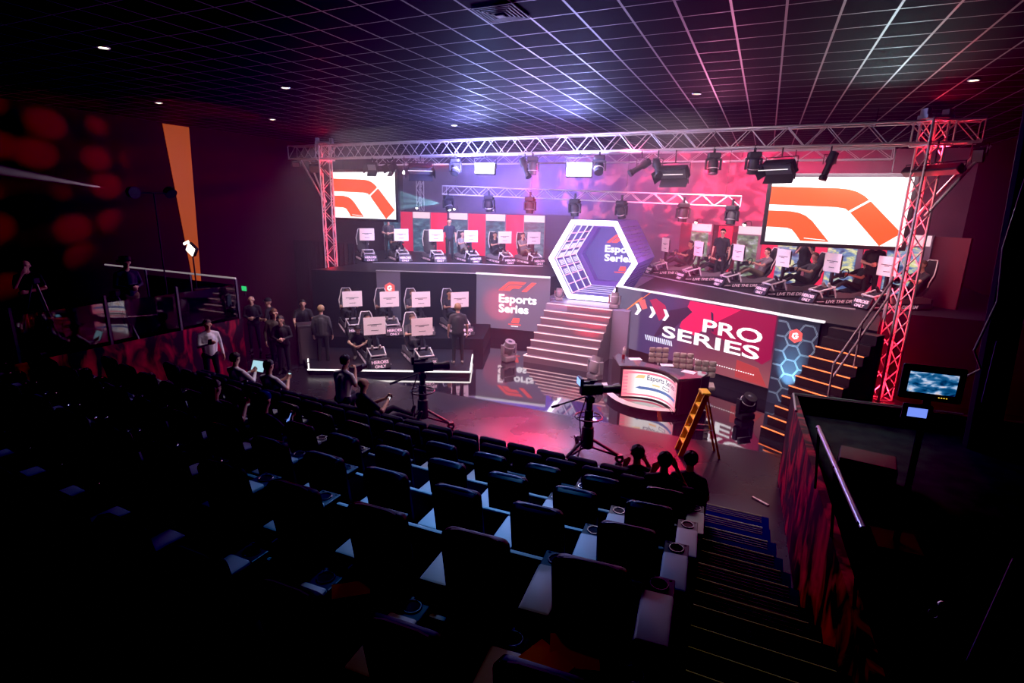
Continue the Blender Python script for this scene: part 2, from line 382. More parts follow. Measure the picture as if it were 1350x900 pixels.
def floor_mat():
    m = mat('stage_floor', (.028, .024, .03), .16, spec=.9, coat=1.); nt = m.node_tree; b = nt.nodes['Principled BSDF']; b.inputs['Coat IOR'].default_value = 2.1; b.inputs['IOR'].default_value = 1.7
    tc = nt.nodes.new('ShaderNodeTexCoord'); n = nt.nodes.new('ShaderNodeTexNoise'); n.inputs['Scale'].default_value = .9; n.inputs['Detail'].default_value = 7
    sp = nt.nodes.new('ShaderNodeSeparateXYZ'); nt.links.new(tc.outputs['Object'], n.inputs['Vector']); nt.links.new(tc.outputs['Object'], sp.inputs[0])
    near = nt.nodes.new('ShaderNodeMapRange'); near.inputs['From Min'].default_value = 11.08; near.inputs['From Max'].default_value = 11.0   # scuffed floor nearer the seats, polished stage behind
    nt.links.new(sp.outputs['Y'], near.inputs['Value'])
    mr = nt.nodes.new('ShaderNodeMapRange'); mr.inputs['To Min'].default_value = .02; mr.inputs['To Max'].default_value = .07; nt.links.new(n.outputs['Fac'], mr.inputs['Value'])
    mr2 = nt.nodes.new('ShaderNodeMapRange'); mr2.inputs['To Min'].default_value = .16; mr2.inputs['To Max'].default_value = .4; nt.links.new(n.outputs['Fac'], mr2.inputs['Value'])
    mx = nt.nodes.new('ShaderNodeMix'); nt.links.new(near.outputs[0], mx.inputs['Factor']); nt.links.new(mr.outputs[0], mx.inputs['A']); nt.links.new(mr2.outputs[0], mx.inputs['B'])
    nt.links.new(mx.outputs['Result'], b.inputs['Roughness']); nt.links.new(mx.outputs['Result'], b.inputs['Coat Roughness'])
    cw = nt.nodes.new('ShaderNodeMapRange'); cw.inputs['To Min'].default_value = 1.; cw.inputs['To Max'].default_value = .12; nt.links.new(near.outputs[0], cw.inputs['Value']); nt.links.new(cw.outputs[0], b.inputs['Coat Weight']); nt.links.new(cw.outputs[0], b.inputs['Specular IOR Level'])
    mc = nt.nodes.new('ShaderNodeMix'); mc.data_type = 'RGBA'; mc.inputs['A'].default_value = (.012, .010, .016, 1); mc.inputs['B'].default_value = (.022, .017, .023, 1)
    nt.links.new(near.outputs[0], mc.inputs['Factor']); nt.links.new(mc.outputs['Result'], b.inputs['Base Color'])
    return m
struct('floor', MB().box((-5.8, 11., -.06), (24.8, 28.6, .12)), floor_mat())
wall_m = mat('wall_maroon', (.035, .009, .017), .9, spec=.1, noise=(1.2, (.035, .01, .018)))
struct('wall_left', MB().box((-18.15, 11., 3.45), (.1, 28.6, 7.1)), wall_m)
struct('wall_right', MB().box((6.65, 11., 3.45), (.1, 28.6, 7.1)), wall_m)
struct('wall_back', MB().box((-5.8, 25.25, 3.45), (24.8, .1, 7.1)), mat('wall_back_plaster', (.2, .155, .2), .9, spec=.1, noise=(.8, (.15, .115, .15))))
struct('wall_rear', MB().box((-5.8, -3.25, 3.45), (24.8, .1, 7.1)), wall_m)
black = mat('black_drape', (.012, .01, .014), .9); blackg = mat('black_gloss', (.012, .012, .014), .25); blackm = mat('black_matte', (.016, .015, .018), .6)
carpet = mat('dark_carpet', (.012, .012, .02), .95)
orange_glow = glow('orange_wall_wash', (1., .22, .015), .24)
struct('wall_uplight_wedge', MB().prism([(12.2, 6.92), (13.1, 6.92), (12.88, 1.6), (12.6, 1.6)], .03, Matrix(((0,0,1,-18.095),(1,0,0,0),(0,1,0,0),(0,0,0,1)))), orange_glow)['label'] = 'tapering wedge of orange uplight painted as a glowing wall shape'  # an uplight's cone on the wall, imitated by a glowing orange shape
# black drapes at the stage's left end and round the back
dr = MB()
def drape(a, b, z0, z1, amp=.05, per=.22):
    a, b = V((*a, 0)), V((*b, 0)); d = b-a; n = int(d.length/per*4)+1; nn = V((-d.y, d.x, 0)).normalized(); vs = []; 
    for i in range(n+1):
        p = a+d*(i/n)+nn*amp*math.sin(i*math.pi/2)
        vs += [(p.x, p.y, z0), (p.x, p.y, z1)]
    return MB().add(vs, [(2*i, 2*i+2, 2*i+3, 2*i+1) for i in range(n)])
solo('black_drape', drape((-18., 17.18), (-14.75, 17.18), 0, 3.0), black, 'black drape hanging behind the crew, left of the red lit tower', 'curtain')
# ------------------------------------------------------------------ seating tiers, aisle stairs
TH, CUR, PITCH, RISE = .086, .015, 1.08, .385
def row_pt(x0, y0, s, th=TH, cur=CUR): return (x0+s*math.cos(th), y0+s*math.sin(th)+cur*s*s)
def row_ang(s, th=TH, cur=CUR): return math.atan(math.tan(th)+2*cur*s)
ROWS = [dict(k='F', x0=-.54, y0=7.12, zt=1.0, w=.5, n=21, th=.0, cur=.003, d=.42), dict(k='E', x0=-.62, y0=6.68, zt=1.14, w=.53, n=19, th=.02, cur=.006, d=.42)]
for r in range(4): ROWS.append(dict(k='DCBA'[r], x0=-.69, y0=5.96-PITCH*r, zt=1.42+RISE*r, w=.75, n=14, th=TH, cur=CUR))
ROWS.append(dict(k='Z', x0=-.70, y0=1.95, zt=2.5, w=.75, n=13, th=TH, cur=CUR))
tb = MB()
for i, q in enumerate(ROWS):
    zf = q['zt']-(.85 if q['k'] in 'FE' else 1.1); q['zf'] = zf
    nxt = ROWS[i+1] if i+1 < len(ROWS) else None; prev = ROWS[i-1] if i else None
    pts = []
    for j in range(25):
        s = .3-j*11.4/24
        x, y = row_pt(q['x0'], q['y0'], s, q['th'], q['cur'])
        yf = (row_pt(prev['x0'], prev['y0'], s, prev['th'], prev['cur'])[1]-.34) if prev else y+.7
        yb = (y-.34) if nxt else -1.2
        pts.append((x, yf, yb))
    vs = []; m = len(pts)
    for x, yf, yb in pts: vs += [(x, yf, 0), (x, yf, zf), (x, yb, zf), (x, yb, 0)]
    fs = []
    for j in range(m-1): fs += [(4*j+k, 4*j+4+k, 4*j+5+k, 4*j+1+k) for k in range(3)]
    fs += [(0, 1, 2, 3), (4*m-1, 4*m-2, 4*m-3, 4*m-4)]
    tb.add(vs, fs)
struct('floor_tiers', tb, carpet)
STEPS = [8.82, 8.24, 7.68, 7.13, 6.6, 6.13, 5.68, 5.22, 4.84, 4.46, 4.03, 3.64, 3.27, 2.85, 2.45, 2.05, 1.65, 1.25]
st = MB()
for k in range(1, len(STEPS)):
    yb = STEPS[k+1] if k+1 < len(STEPS) else -3.; z = .13*k; y = STEPS[k]
    xl = -.36+.016*k; xr = .58 + (.0 if k < 3 else min(.5, .05*(k-2)))
    st.cur = 0; st.box(((xl+xr)/2, (y+yb)/2, z/2), (xr-xl, y-yb, z))
    st.cur = 1
    for q in range(4): st.box(((xl+xr)/2-.03, y-.02-.055*q, z+.003), (xr-xl-.14, .018, .008))
    st.cur = 2; st.box(((xl+xr)/2-.03, y-.003, z+.006), (xr-xl-.14, .008, .008))
blue_carpet = mat('blue_stair_carpet', (.004, .008, .075), .95, spec=.05)
struct('floor_aisle_stairs', st, [blue_carpet, mat('stair_nosing', (.07, .062, .06), .7, spec=.2), glow('nosing_strip', (.6, .55, .25), .035)])
# ------------------------------------------------------------------ balconies at the two sides
red_pat = mat('red_flame_wall', (.012, .002, .008), .6, noise=(3.2, (.5, .012, .05)))
def flame_mat():
    m = red_pat; nt = m.node_tree
    rp = [x for x in nt.nodes if x.type == 'VALTORGB'][0]; rp.color_ramp.elements[0].position = .47; rp.color_ramp.elements[1].position = .66
    n = [x for x in nt.nodes if x.type == 'TEX_NOISE'][0]; n.inputs['Distortion'].default_value = 1.5; n.inputs['Scale'].default_value = 1.
    mp = nt.nodes.new('ShaderNodeMapping'); mp.inputs['Scale'].default_value = (2.2, 2.2, 1.1)
    tc = [x for x in nt.nodes if x.type == 'TEX_COORD'][0]; nt.links.new(tc.outputs['Object'], mp.inputs['Vector']); nt.links.new(mp.outputs[0], n.inputs['Vector'])
flame_mat()
P0, P1 = (.745, 9.9), (1.16, .2)
bal_floor = mat('balcony_floor', (.03, .05, .042), .8, spec=.2, noise=(4, (.015, .026, .024)))
struct('wall_balcony_right', MB().prism([(P0[0], P0[1]), (P1[0], P1[1]), (P1[0]+.09, P1[1]), (P0[0]+.09, P0[1])][::-1], 1.6), red_pat)
struct('wall_balcony_front', MB().prism([(P0[0]+.09, P0[1]-.02), (6.6, P0[1]+.4), (6.6, P0[1]+.5), (P0[0], P0[1]+.08)], 1.6), blackm)
struct('floor_balcony_right', MB().prism([(P0[0]+.1, P0[1]-.03), (P1[0]+.1, P1[1]), (6.6, .2), (6.6, P0[1]+.38)][::-1], 1.3), bal_floor)
rim_m = mat('balcony_rim', (.45, .5, .5), .4, .6)
struct('trim_2', MB().tube((P0[0]+.03, P0[1]-.9, 1.62), (P0[0]+.03, P0[1], 1.62), .016), rim_m); struct('trim_3', MB().tube((P0[0]+.03, P0[1]+.02, 1.62), (P0[0]+2.4, P0[1]+.2, 1.62), .012), rim_m)
struct('wall_balcony_left', MB().box((-12.35, 4.95, .775), (.1, 9.7, 1.55)), red_pat); struct('wall_balcony_left_front', MB().box((-15.2, 9.8, .775), (5.7, .1, 1.55)), red_pat)
struct('floor_balcony_left', MB().box((-15.2, 4.9, 1.5), (5.78, 9.8, .1)), mat('left_balcony_floor', (.03, .028, .034), .4))
# ------------------------------------------------------------------ stage decks
deck_m = mat('stage_deck', (.018, .016, .022), .5, spec=.25); fascia_m = mat('stage_fascia', (.010, .009, .014), .7, spec=.15)
ZD = 2.2
FL = [(-18.05, 17.3), (-14.7, 17.3), (-14.7, 14.75), (-12.3, 15.5), (-8.98, 16.78), (-7.37, 17.14), (-6.62, 17.18)]
FR = [(-3.42, 16.55), (.57, 14.33), (1.37, 13.89), (2.42, 13.38), (2.78, 15.3), (2.85, 16.1), (6.55, 16.1)]
struct('floor_deck_left', MB().prism(FL+[(-6.62, 25.2), (-18.05, 25.2)], ZD), deck_m)
struct('floor_deck_right', MB().prism(FR+[(6.55, 25.2), (-3.42, 25.2)], ZD), deck_m)
struct('floor_landing', MB().prism([(-6.16, 16.2), (-3.44, 16.2), (-3.44, 25.2), (-6.6, 25.2), (-6.6, 17.3), (-6.16, 17.2)], 1.55), mat('landing_floor', (.3, .27, .36), .4))
alu = mat('aluminium', (.66, .64, .66), .38, .4); silver = mat('silver_trim', (.75, .73, .75), .35, .4)
# low platform in two tiers with white light edges
white_led = glow('white_light_strip', (1, .93, .9), 1.6); stair_led = glow('stair_light_strip', (1, .62, .66), 1.1)
A1, B1 = V((-10.83, 10.55)), V((-6.9, 12.46)); e = (B1-A1).normalized(); nrm = V((-e.y, e.x))
def P2(t, o): p = A1+e*t+nrm*o; return (p.x, p.y)
LP = (B1-A1).length
pf = thing('racing_platform', 'low black two tier platform edged with white light strips', 'platform', (0, 0, 0))
part('lower_tier', MB().prism([P2(0, 0), P2(LP, 0), P2(LP, 2.4), P2(-1.2, 2.4)], .15), deck_m, pf)
part('upper_tier', MB().prism([P2(-.9, 2.35), P2(LP+.3, 2.35), P2(LP+.5, 4.6), P2(-1.9, 4.6)], .5), fascia_m, pf)
def strip(mb, a, b, z, w=.035, hgt=.035):
    a, b = V((a[0], a[1], z)), V((b[0], b[1], z)); d = (b-a); c = (a+b)/2
    return mb.box(c, (d.length, w, hgt), Matrix.Rotation(math.atan2(d.y, d.x), 3, 'Z') @ Matrix.Rotation(-math.atan2(d.z, d.xy.length), 3, 'Y'))
for a, b in ((P2(-.03, -.02), P2(LP+.02, -.02)), (P2(LP+.02, 0), P2(LP+.0, 1.75)), (P2(0, 0), P2(-.2, .55)), (P2(-.26, .7), P2(-.4, 1.1))):
    part('light_strip', strip(MB(), a, b, .15), white_led, pf)

# ------------------------------------------------------------------ front panels under the left deck
def wall_frame(a, b, z0):            # local x along the wall, local y up, local z out of the wall towards the audience
    d = V((b[0]-a[0], b[1]-a[1], 0)); L = d.length
    return frame((a[0], a[1], z0), d, (0, 0, 1)), L
panel_grey = mat('panel_grey_print', (.17, .15, .2), .55)
white_e = glow('lettering_white', (1, .97, 1), 1.05); red_e = glow('lettering_red', (1, .13, .12), .95); dark_e = mat('ink_dark', (.02, .02, .05), .5)
def f1_logo(mb, fr, x, y, w, d=.012):
    """the slanted red racing mark: a swept band with an inner band, and a slanted bar"""
    s = w/5.4
    def pr(pts): mb.prism([(x+p[0]*s, y+p[1]*s) for p in pts], d, fr)
    pr([(0, 0), (1.15, 1.02), (1.45, 1.23), (1.85, 1.3), (3.95, 1.3), (3.55, .93), (1.95, .93), (1.6, .87), (1.3, .68), (.58, 0)])
    pr([(.75, 0), (1.42, .6), (1.65, .74), (1.95, .78), (3.4, .78), (2.95, .38), (2.3, .38), (2.05, .34), (1.85, .2), (1.65, 0)])
    pr([(3.3, 0), (4.7, 1.3), (5.4, 1.3), (4.0, 0)])
def c_logo(parent, fr, x, y, r):
    hx = [(x+r*math.sin(k*math.pi/3), y+r*math.cos(k*math.pi/3)) for k in range(6)][::-1]
    part('hexagon_mark', MB().prism(hx, .015, fr), red_e, parent, label='red hexagon emblem')
    o = [(math.cos(R(a)), math.sin(R(a))) for a in (-40, -100, -160, -220, -280, -320)]
    ring = [(x+.5*r*c, y+.5*r*s) for c, s in o]+[(x+.25*r*c, y+.25*r*s) for c, s in o[::-1]]
    g = MB()
    for k in range(5): g.prism([ring[k], ring[11-k], ring[10-k], ring[k+1]], .008, fr @ Matrix.Translation((0, 0, .015)))
    g.prism([(x, y-.12*r), (x+.42*r, y-.12*r), (x+.42*r, y+.08*r), (x, y+.08*r)], .008, fr @ Matrix.Translation((0, 0, .015)))
    part('letter', g, white_e, parent)
PZ = 2.26
pw = thing('panel_wall', 'black panel wall behind the low racing platform with a red hexagon emblem', 'panel', (0, 0, 0))
fr, L = wall_frame((-12.32, 15.44), (-9.0, 16.72), 0)
part('panel', MB().prism([(0, 0), (L, 0), (L, PZ), (0, PZ)], .04, fr @ Matrix.Translation((0, 0, -.04))), fascia_m, pw)
part('emblem_panel', MB().prism([(0, .5), (.85, .5), (.85, PZ), (0, PZ)], .02, fr), panel_grey, pw)
part('top_trim', MB().prism([(0, PZ), (L, PZ), (L, PZ+.03), (0, PZ+.03)], .06, fr), silver, pw)
c_logo(pw, fr @ Matrix.Translation((0, 0, .02)), .47, 1.66, .2)
ep = thing('esports_panel', 'grey lit panel with red racing mark and white words Esports Series', 'sign', (0, 0, 0))
fa, La = wall_frame((-8.98, 16.70), (-6.36, 17.06), 0)
grey_e = mat('led_grey', (.1, .09, .12), .4, emit=(.36, .3, .46), es=.3)
part('screen', MB().prism([(0, .38), (La, .38), (La, PZ), (0, PZ)], .05, fa @ Matrix.Translation((0, 0, -.05))), grey_e, ep)
part('base', MB().prism([(0, 0), (La, 0), (La, .38), (0, .38)], .03, fa @ Matrix.Translation((0, 0, -.12))), fascia_m, ep)
part('top_trim', MB().prism([(0, PZ), (La, PZ), (La, PZ+.06), (0, PZ+.06)], .08, fa), glow('trim_light', (1, .95, 1), .8), ep)
part('racing_mark', (lambda m: (f1_logo(m, fa @ Matrix.Translation((0, 0, .004)), .82, 1.74, 1.36), m)[1])(MB()), red_e, ep)
part('lettering', put_text(put_text(MB(), 'Esports', fa @ Matrix.Translation((.84, 1.33, .004)), .40, width=1.36, bold=.03), 'Series', fa @ Matrix.Translation((.84, .98, .004)), .40, width=1.08, bold=.03), white_e, ep)
part('sponsor_mark', MB().prism([(1.3, .62), (1.38, .8), (1.62, .8), (1.58, .62)], .01, fa).prism([(1.2, .55), (1.66, .55), (1.66, .58), (1.2, .58)], .01, fa), red_e, ep)
part('sponsor_line', MB().prism([(1.3, .49), (1.56, .49), (1.56, .515), (1.3, .515)], .01, fa), white_e, ep)

# ------------------------------------------------------------------ main stairs
SR = Matrix.Translation((-5, 14.5, 0)) @ Matrix.Rotation(-.045, 4, 'Z') @ Matrix.Translation((5, -14.5, 0))
stairs = thing('main_stairs', 'wide dark stage stairs with white light strips leading up to the hexagon', 'stairs', (0, 0, 0))
XL, XR, Y0, RUN, RI = -6.2, -4.04, 14.52, .237, .194
sm_ = mat('stair_tread', (.2, .14, .16), .45)
for k in range(8):
    y = Y0+RUN*k
    q = MB().box(((XL+XR)/2, (y+16.6)/2, RI*(k+.5)), (XR-XL, 16.6-y, RI)); q.v = [tuple(SR @ V(p)) for p in q.v]
    part('step', q, sm_, stairs)
    q = MB().box(((XL+XR)/2, y+.012, RI*(k+1)+.004), (XR-XL+.02, .03, .03))
    if k == 0:
        for xx, sgn in ((XL, 1), (XR, -1)): q.tube((xx, y, RI+.01), (xx+sgn*0., y+.3, RI+.01), .014)
    q.v = [tuple(SR @ V(p)) for p in q.v]
    part('light_strip', q, stair_led, stairs)
# ------------------------------------------------------------------ hexagon tunnel
HC = V((-5.05, 17.3, 2.9)); HA = 1.5
def hexp(r, c=(0, 0)): return [(c[0]+r*math.cos(R(60*k)), c[1]+r*math.sin(R(60*k))) for k in range(6)]
HF = Matrix(((1, 0, 0, HC.x), (0, 0, 1, HC.y), (0, 1, 0, HC.z), (0, 0, 0, 1)))    # local x right, local y up, local z into depth
hx = thing('hexagon_tunnel', 'glowing white hexagon tunnel with pink light grid at the top of the stairs', 'tunnel', (0, 0, 0))
hex_e = glow('hexagon_light', (.88, .82, 1), 3.6); navy = mat('tunnel_navy', (.07, .05, .22), .35, emit=(.2, .12, .6), es=.1); purple = mat('tunnel_purple', (.2, .12, .42), .45, emit=(.3, .16, .8), es=.12)  # purple shell glows faintly, standing in for violet light on it
part('front_frame', MB().ring(hexp(HA), hexp(HA-.16), .12, HF), hex_e, hx)
part('outer_shell', MB().ring(hexp(HA-.01), hexp(HA-.05), 3.0, HF @ Matrix.Translation((0, 0, .12))), purple, hx)
inn = hexp(HA-.17); DEPTH = 2.5
liner = MB().ring(hexp(HA-.06), inn, DEPTH, HF @ Matrix.Translation((0, 0, .12)))
part('inner_lining', liner, navy, hx)
pink_e = glow('pink_light_strip', (1, .42, .62), 1.15); lil_e = glow('lilac_light_strip', (.85, .78, 1), .95)
for k in range(6):
    a, b = V((*inn[k], 0))*.985, V((*inn[(k+1) % 6], 0))*.985
    if k == 4: continue                                     # the tunnel floor has its own cross strips
    for dz in (.22, .95, 1.7, 2.42): part('light_strip', MB().tube(HF @ V((a.x, a.y, dz)), HF @ V((b.x, b.y, dz)), .022, 6), lil_e, hx)
    for t in (.0, .25, .5, .75, 1.): p = lerp(a, b, t); part('light_strip', MB().tube(HF @ V((p.x, p.y, .15)), HF @ V((p.x, p.y, DEPTH)), .016, 6), pink_e, hx)
    vm = MB()                                               # louvre slots inside the middle cells
    for t in ((.08, .34) if k == 3 else (.6, .86)):
        for dz in (.4, 1.13, 1.88):
            for j in range(5):
                p = lerp(a, b, t+j*.03)*.995; vm.tube(HF @ V((p.x, p.y, dz)), HF @ V((p.x, p.y, dz+.42)), .012, 5)
    part('louvre', vm, lil_e, hx)
q = MB()
for j in range(5): q.box(HF @ V((0, -1.11, .45+.45*j)), (1.25, .03, .02))
part('floor_strip', q, glow('floor_strip_light', (.75, .7, 1), .8), hx)
part('back_frame', MB().ring(hexp(HA-.1), hexp(HA-.36), .45, HF @ Matrix.Translation((0, 0, DEPTH+.12))), purple, hx)
fh = Matrix(((1, 0, 0, HC.x), (0, 0, -1, 20.55), (0, 1, 0, HC.z), (0, 0, 0, 1)))
part('back_print', MB().prism(hexp(HA-.08), .03, fh), mat('print_violet', (.12, .11, .3), .5, emit=(.2, .16, .5), es=.4), hx)
m_ = MB(); f1_logo(m_, fh @ Matrix.Translation((0, 0, .03)), -.38, .42, 1.35); part('racing_mark', m_, red_e, hx)
part('lettering', put_text(put_text(MB(), 'Esports', fh @ Matrix.Translation((-.42, .07, .03)), .36, width=1.35, bold=.03), 'Series', fh @ Matrix.Translation((-.42, -.27, .03)), .36, width=1.1, bold=.03), white_e, hx)
part('sponsor_mark', MB().prism([(.15, -.62), (.22, -.45), (.44, -.45), (.42, -.62)], .01, fh @ Matrix.Translation((0, 0, .03))).prism([(.0, -.7), (.52, -.7), (.52, -.66), (.0, -.66)], .01, fh @ Matrix.Translation((0, 0, .03))), red_e, hx)
lv = MB()                                                   # louvres on the outside of the right faces
for k in (0, 5):
    a, b = V((*hexp(HA+.005)[k], 0)), V((*hexp(HA+.005)[(k+1) % 6], 0))
    for c0 in (.25, 1.15, 2.05):
        for j in range(9): p = lerp(a, b, .12+j*.09); lv.tube(HF @ V((p.x, p.y, c0)), HF @ V((p.x, p.y, c0+.7)), .018, 5)
part('louvre', lv, mat('louvre_violet', (.2, .13, .36), .4), hx)

# ------------------------------------------------------------------ PRO SERIES wall
pro = thing('led_wall', 'long LED wall reading PRO SERIES with red and navy shapes', 'screen', (0, 0, 0))
fp, LPRO = wall_frame((-3.97, 16.78), (.55, 14.27), 0); ZB, ZT = .34, 2.2; HH = ZT-ZB
def uv(t, v): return (t*17.3/(t*17.3+(1-t)*13.2)*LPRO, ZT-v*HH)      # t is measured as it foreshortens along the wall
def led_mat():
    m = bpy.data.materials.new('led_wall_picture'); m.use_nodes = True; nt = m.node_tree; b = nt.nodes['Principled BSDF']
    tc = nt.nodes.new('ShaderNodeTexCoord'); sp = nt.nodes.new('ShaderNodeSeparateXYZ'); nt.links.new(tc.outputs['Generated'], sp.inputs[0])
    cr = nt.nodes.new('ShaderNodeValToRGB'); el = cr.color_ramp.elements
    for p, c in ((0., (.2, .17, .28, 1)), (.17, (.17, .145, .26, 1)), (.19, (.05, .05, .18, 1)), (.4, (.065, .05, .2, 1)), (.6, (.2, .025, .1, 1)), (1., (.17, .015, .075, 1))):
        if p in (0., 1.): el[0 if p == 0 else len(el)-1].color = c
        else: el.new(p).color = c
    nt.links.new(sp.outputs['X'], cr.inputs['Fac'])
    lo = nt.nodes.new('ShaderNodeMapRange'); lo.inputs['From Min'].default_value = .55; lo.inputs['From Max'].default_value = .1; nt.links.new(sp.outputs['Z'], lo.inputs['Value'])
    rx = nt.nodes.new('ShaderNodeMapRange'); rx.inputs['From Min'].default_value = .3; rx.inputs['From Max'].default_value = .85; nt.links.new(sp.outputs['X'], rx.inputs['Value'])
    ml = nt.nodes.new('ShaderNodeMath'); ml.operation = 'MULTIPLY'; nt.links.new(lo.outputs[0], ml.inputs[0]); nt.links.new(rx.outputs[0], ml.inputs[1])
    mx = nt.nodes.new('ShaderNodeMix'); mx.data_type = 'RGBA'; mx.inputs['B'].default_value = (.42, .11, .13, 1); nt.links.new(ml.outputs[0], mx.inputs['Factor']); nt.links.new(cr.outputs['Color'], mx.inputs['A'])
    nt.links.new(mx.outputs['Result'], b.inputs['Emission Color']); b.inputs['Emission Strength'].default_value = .75; b.inputs['Base Color'].default_value = (.02, .02, .02, 1); b.inputs['Roughness'].default_value = .4
    return m
def fp_at(z): return fp @ Matrix.Translation((0, 0, z))
part('screen', MB().prism([uv(0, 1), uv(1, 1), uv(1, 0), uv(0, 0)], .05, fp_at(-.05)), led_mat(), pro)
def shape(name, pts, m, z, lab=None): part(name, MB().prism([uv(*p) for p in pts][::-1] if sum((pts[i][0]*pts[(i+1) % len(pts)][1]-pts[(i+1) % len(pts)][0]*pts[i][1]) for i in range(len(pts))) > 0 else [uv(*p) for p in pts], .006, fp_at(z)), m, pro, label=lab)
shape('red_shape', [(.45, .02), (.77, .02), (.6, .3), (.5, .52), (.44, .5), (.4, .44)], glow('led_crimson', (1, .02, .14), .7), .002)
shape('red_shape', [(.77, .02), (.99, .02), (.99, .6), (.94, .7), (.6, .42), (.6, .3)], glow('led_maroon', (.5, .01, .1), .5), .002)
shape('red_shape', [(.2, .12), (.24, .08), (.3, .16), (.32, .3), (.27, .42), (.24, .28)], glow('led_red_dark', (.55, .03, .12), .6), .002)
shape('red_shape', [(.13, .16), (.17, .12), (.19, .26), (.16, .3)], glow('led_coral', (.9, .2, .2), .6), .002)
shape('dark_shape', [(.33, .22), (.44, .12), (.47, .18), (.36, .5), (.24, .72)], glow('led_ink', (.05, .03, .1), .4), .003)
shape('dark_shape', [(.585, .12), (.6, .14), (.615, .4), (.605, .4)], glow('led_ink', (.05, .03, .1), .4), .009)
shape('red_shape', [(.78, .72), (.92, .76), (.99, .99), (.78, .97)], glow('led_rust', (.75, .1, .1), .45), .002)
shape('orange_line', [(.2, .0), (.205, .0), (.012, .5), (.005, .5)], glow('led_orange', (1, .25, .05), .9), .004)
shape('orange_line', [(.15, .1), (.155, .1), (.09, .28), (.085, .28)], glow('led_orange', (1, .25, .05), .9), .004)
for u0 in (.115, .205, .29): shape('chevron', [(u0, .22), (u0+.018, .22), (u0+.04, .31), (u0+.018, .4), (u0, .4), (u0+.018, .31)], white_e, .01)
for j in range(13): shape('stripe', [(.19+j*.0135, .69), (.197+j*.0135, .69), (.205+j*.0135, .77), (.198+j*.0135, .77)], glow('led_pale_blue', (.75, .82, 1), .9), .01)
q = MB()
for j in range(34):
    x, y = uv(.38+j*.0155, .875); q.prism([(x, y), (x+.035, y), (x+.035, y+.022), (x, y+.022)], .006, fp_at(.01))
part('dotted_line', q, white_e, pro)
x0, y0 = uv(.545, .43); x1, y1 = uv(.297, .65)
part('lettering', put_text(MB(), 'PRO', fp_at(.012) @ Matrix.Translation((x0, y0, 0)), .19*HH/.72, width=uv(.922, 0)[0]-x0, bold=.018), white_e, pro)
part('lettering', put_text(MB(), 'SERIES', fp_at(.012) @ Matrix.Translation((x1, y1, 0)), .18*HH/.72, width=uv(.917, 0)[0]-x1, bold=.018), white_e, pro)
part('base', MB().prism([(0, 0), (LPRO, 0), (LPRO, ZB), (0, ZB)], .03, fp_at(-.12)), fascia_m, pro)
fq, LQ = wall_frame((.55, 14.27), (1.4, 13.81), 0)
part('top_trim', MB().prism([(-.05, ZT), (LPRO, ZT), (LPRO, ZT+.05), (-.05, ZT+.05)], .09, fp_at(-.04)).prism([(0, ZT), (LQ+.1, ZT), (LQ+.1, ZT+.05), (0, ZT+.05)], .09, fq), glow('trim_light', (1, .95, 1), .8), pro)
part('end_cheek', MB().prism([(-.12, 0), (0, 0), (0, ZT), (-.12, ZT)], .3, fp_at(-.3)), blackm, pro)
hp = thing('hexagon_pattern_column', 'dark column printed with pale blue hexagon outlines and a red emblem', 'panel', (0, 0, 0))
part('panel', MB().prism([(0, 0), (LQ, 0), (LQ, ZT), (0, ZT)], .05, fq @ Matrix.Translation((0, 0, -.05))), mat('column_slate', (.05, .07, .11), .55), hp)
line_e = mat('hexagon_outline', (.35, .5, .6), .5, emit=(.4, .65, .8), es=.16)
q = MB(); hr = .2
for i in range(-1, 4):
    for j in range(0, 7):
        cx = i*hr*1.55+.12; cy = .1+j*hr*1.79+(hr*.895 if i % 2 else 0)
        o = hexp(hr, (cx, cy)); n = hexp(hr-.013, (cx, cy))
        for k in range(6):
            pts = [o[k], o[(k+1) % 6], n[(k+1) % 6], n[k]]
            if all(.0 <= p[0] <= LQ and .05 <= p[1] <= ZT for p in pts): q.prism(pts, .004, fq @ Matrix.Translation((0, 0, .001)))
part('hexagon_outlines', q, line_e, hp)
c_logo(hp, fq @ Matrix.Translation((0, 0, .006)), .47, 1.78, .17)

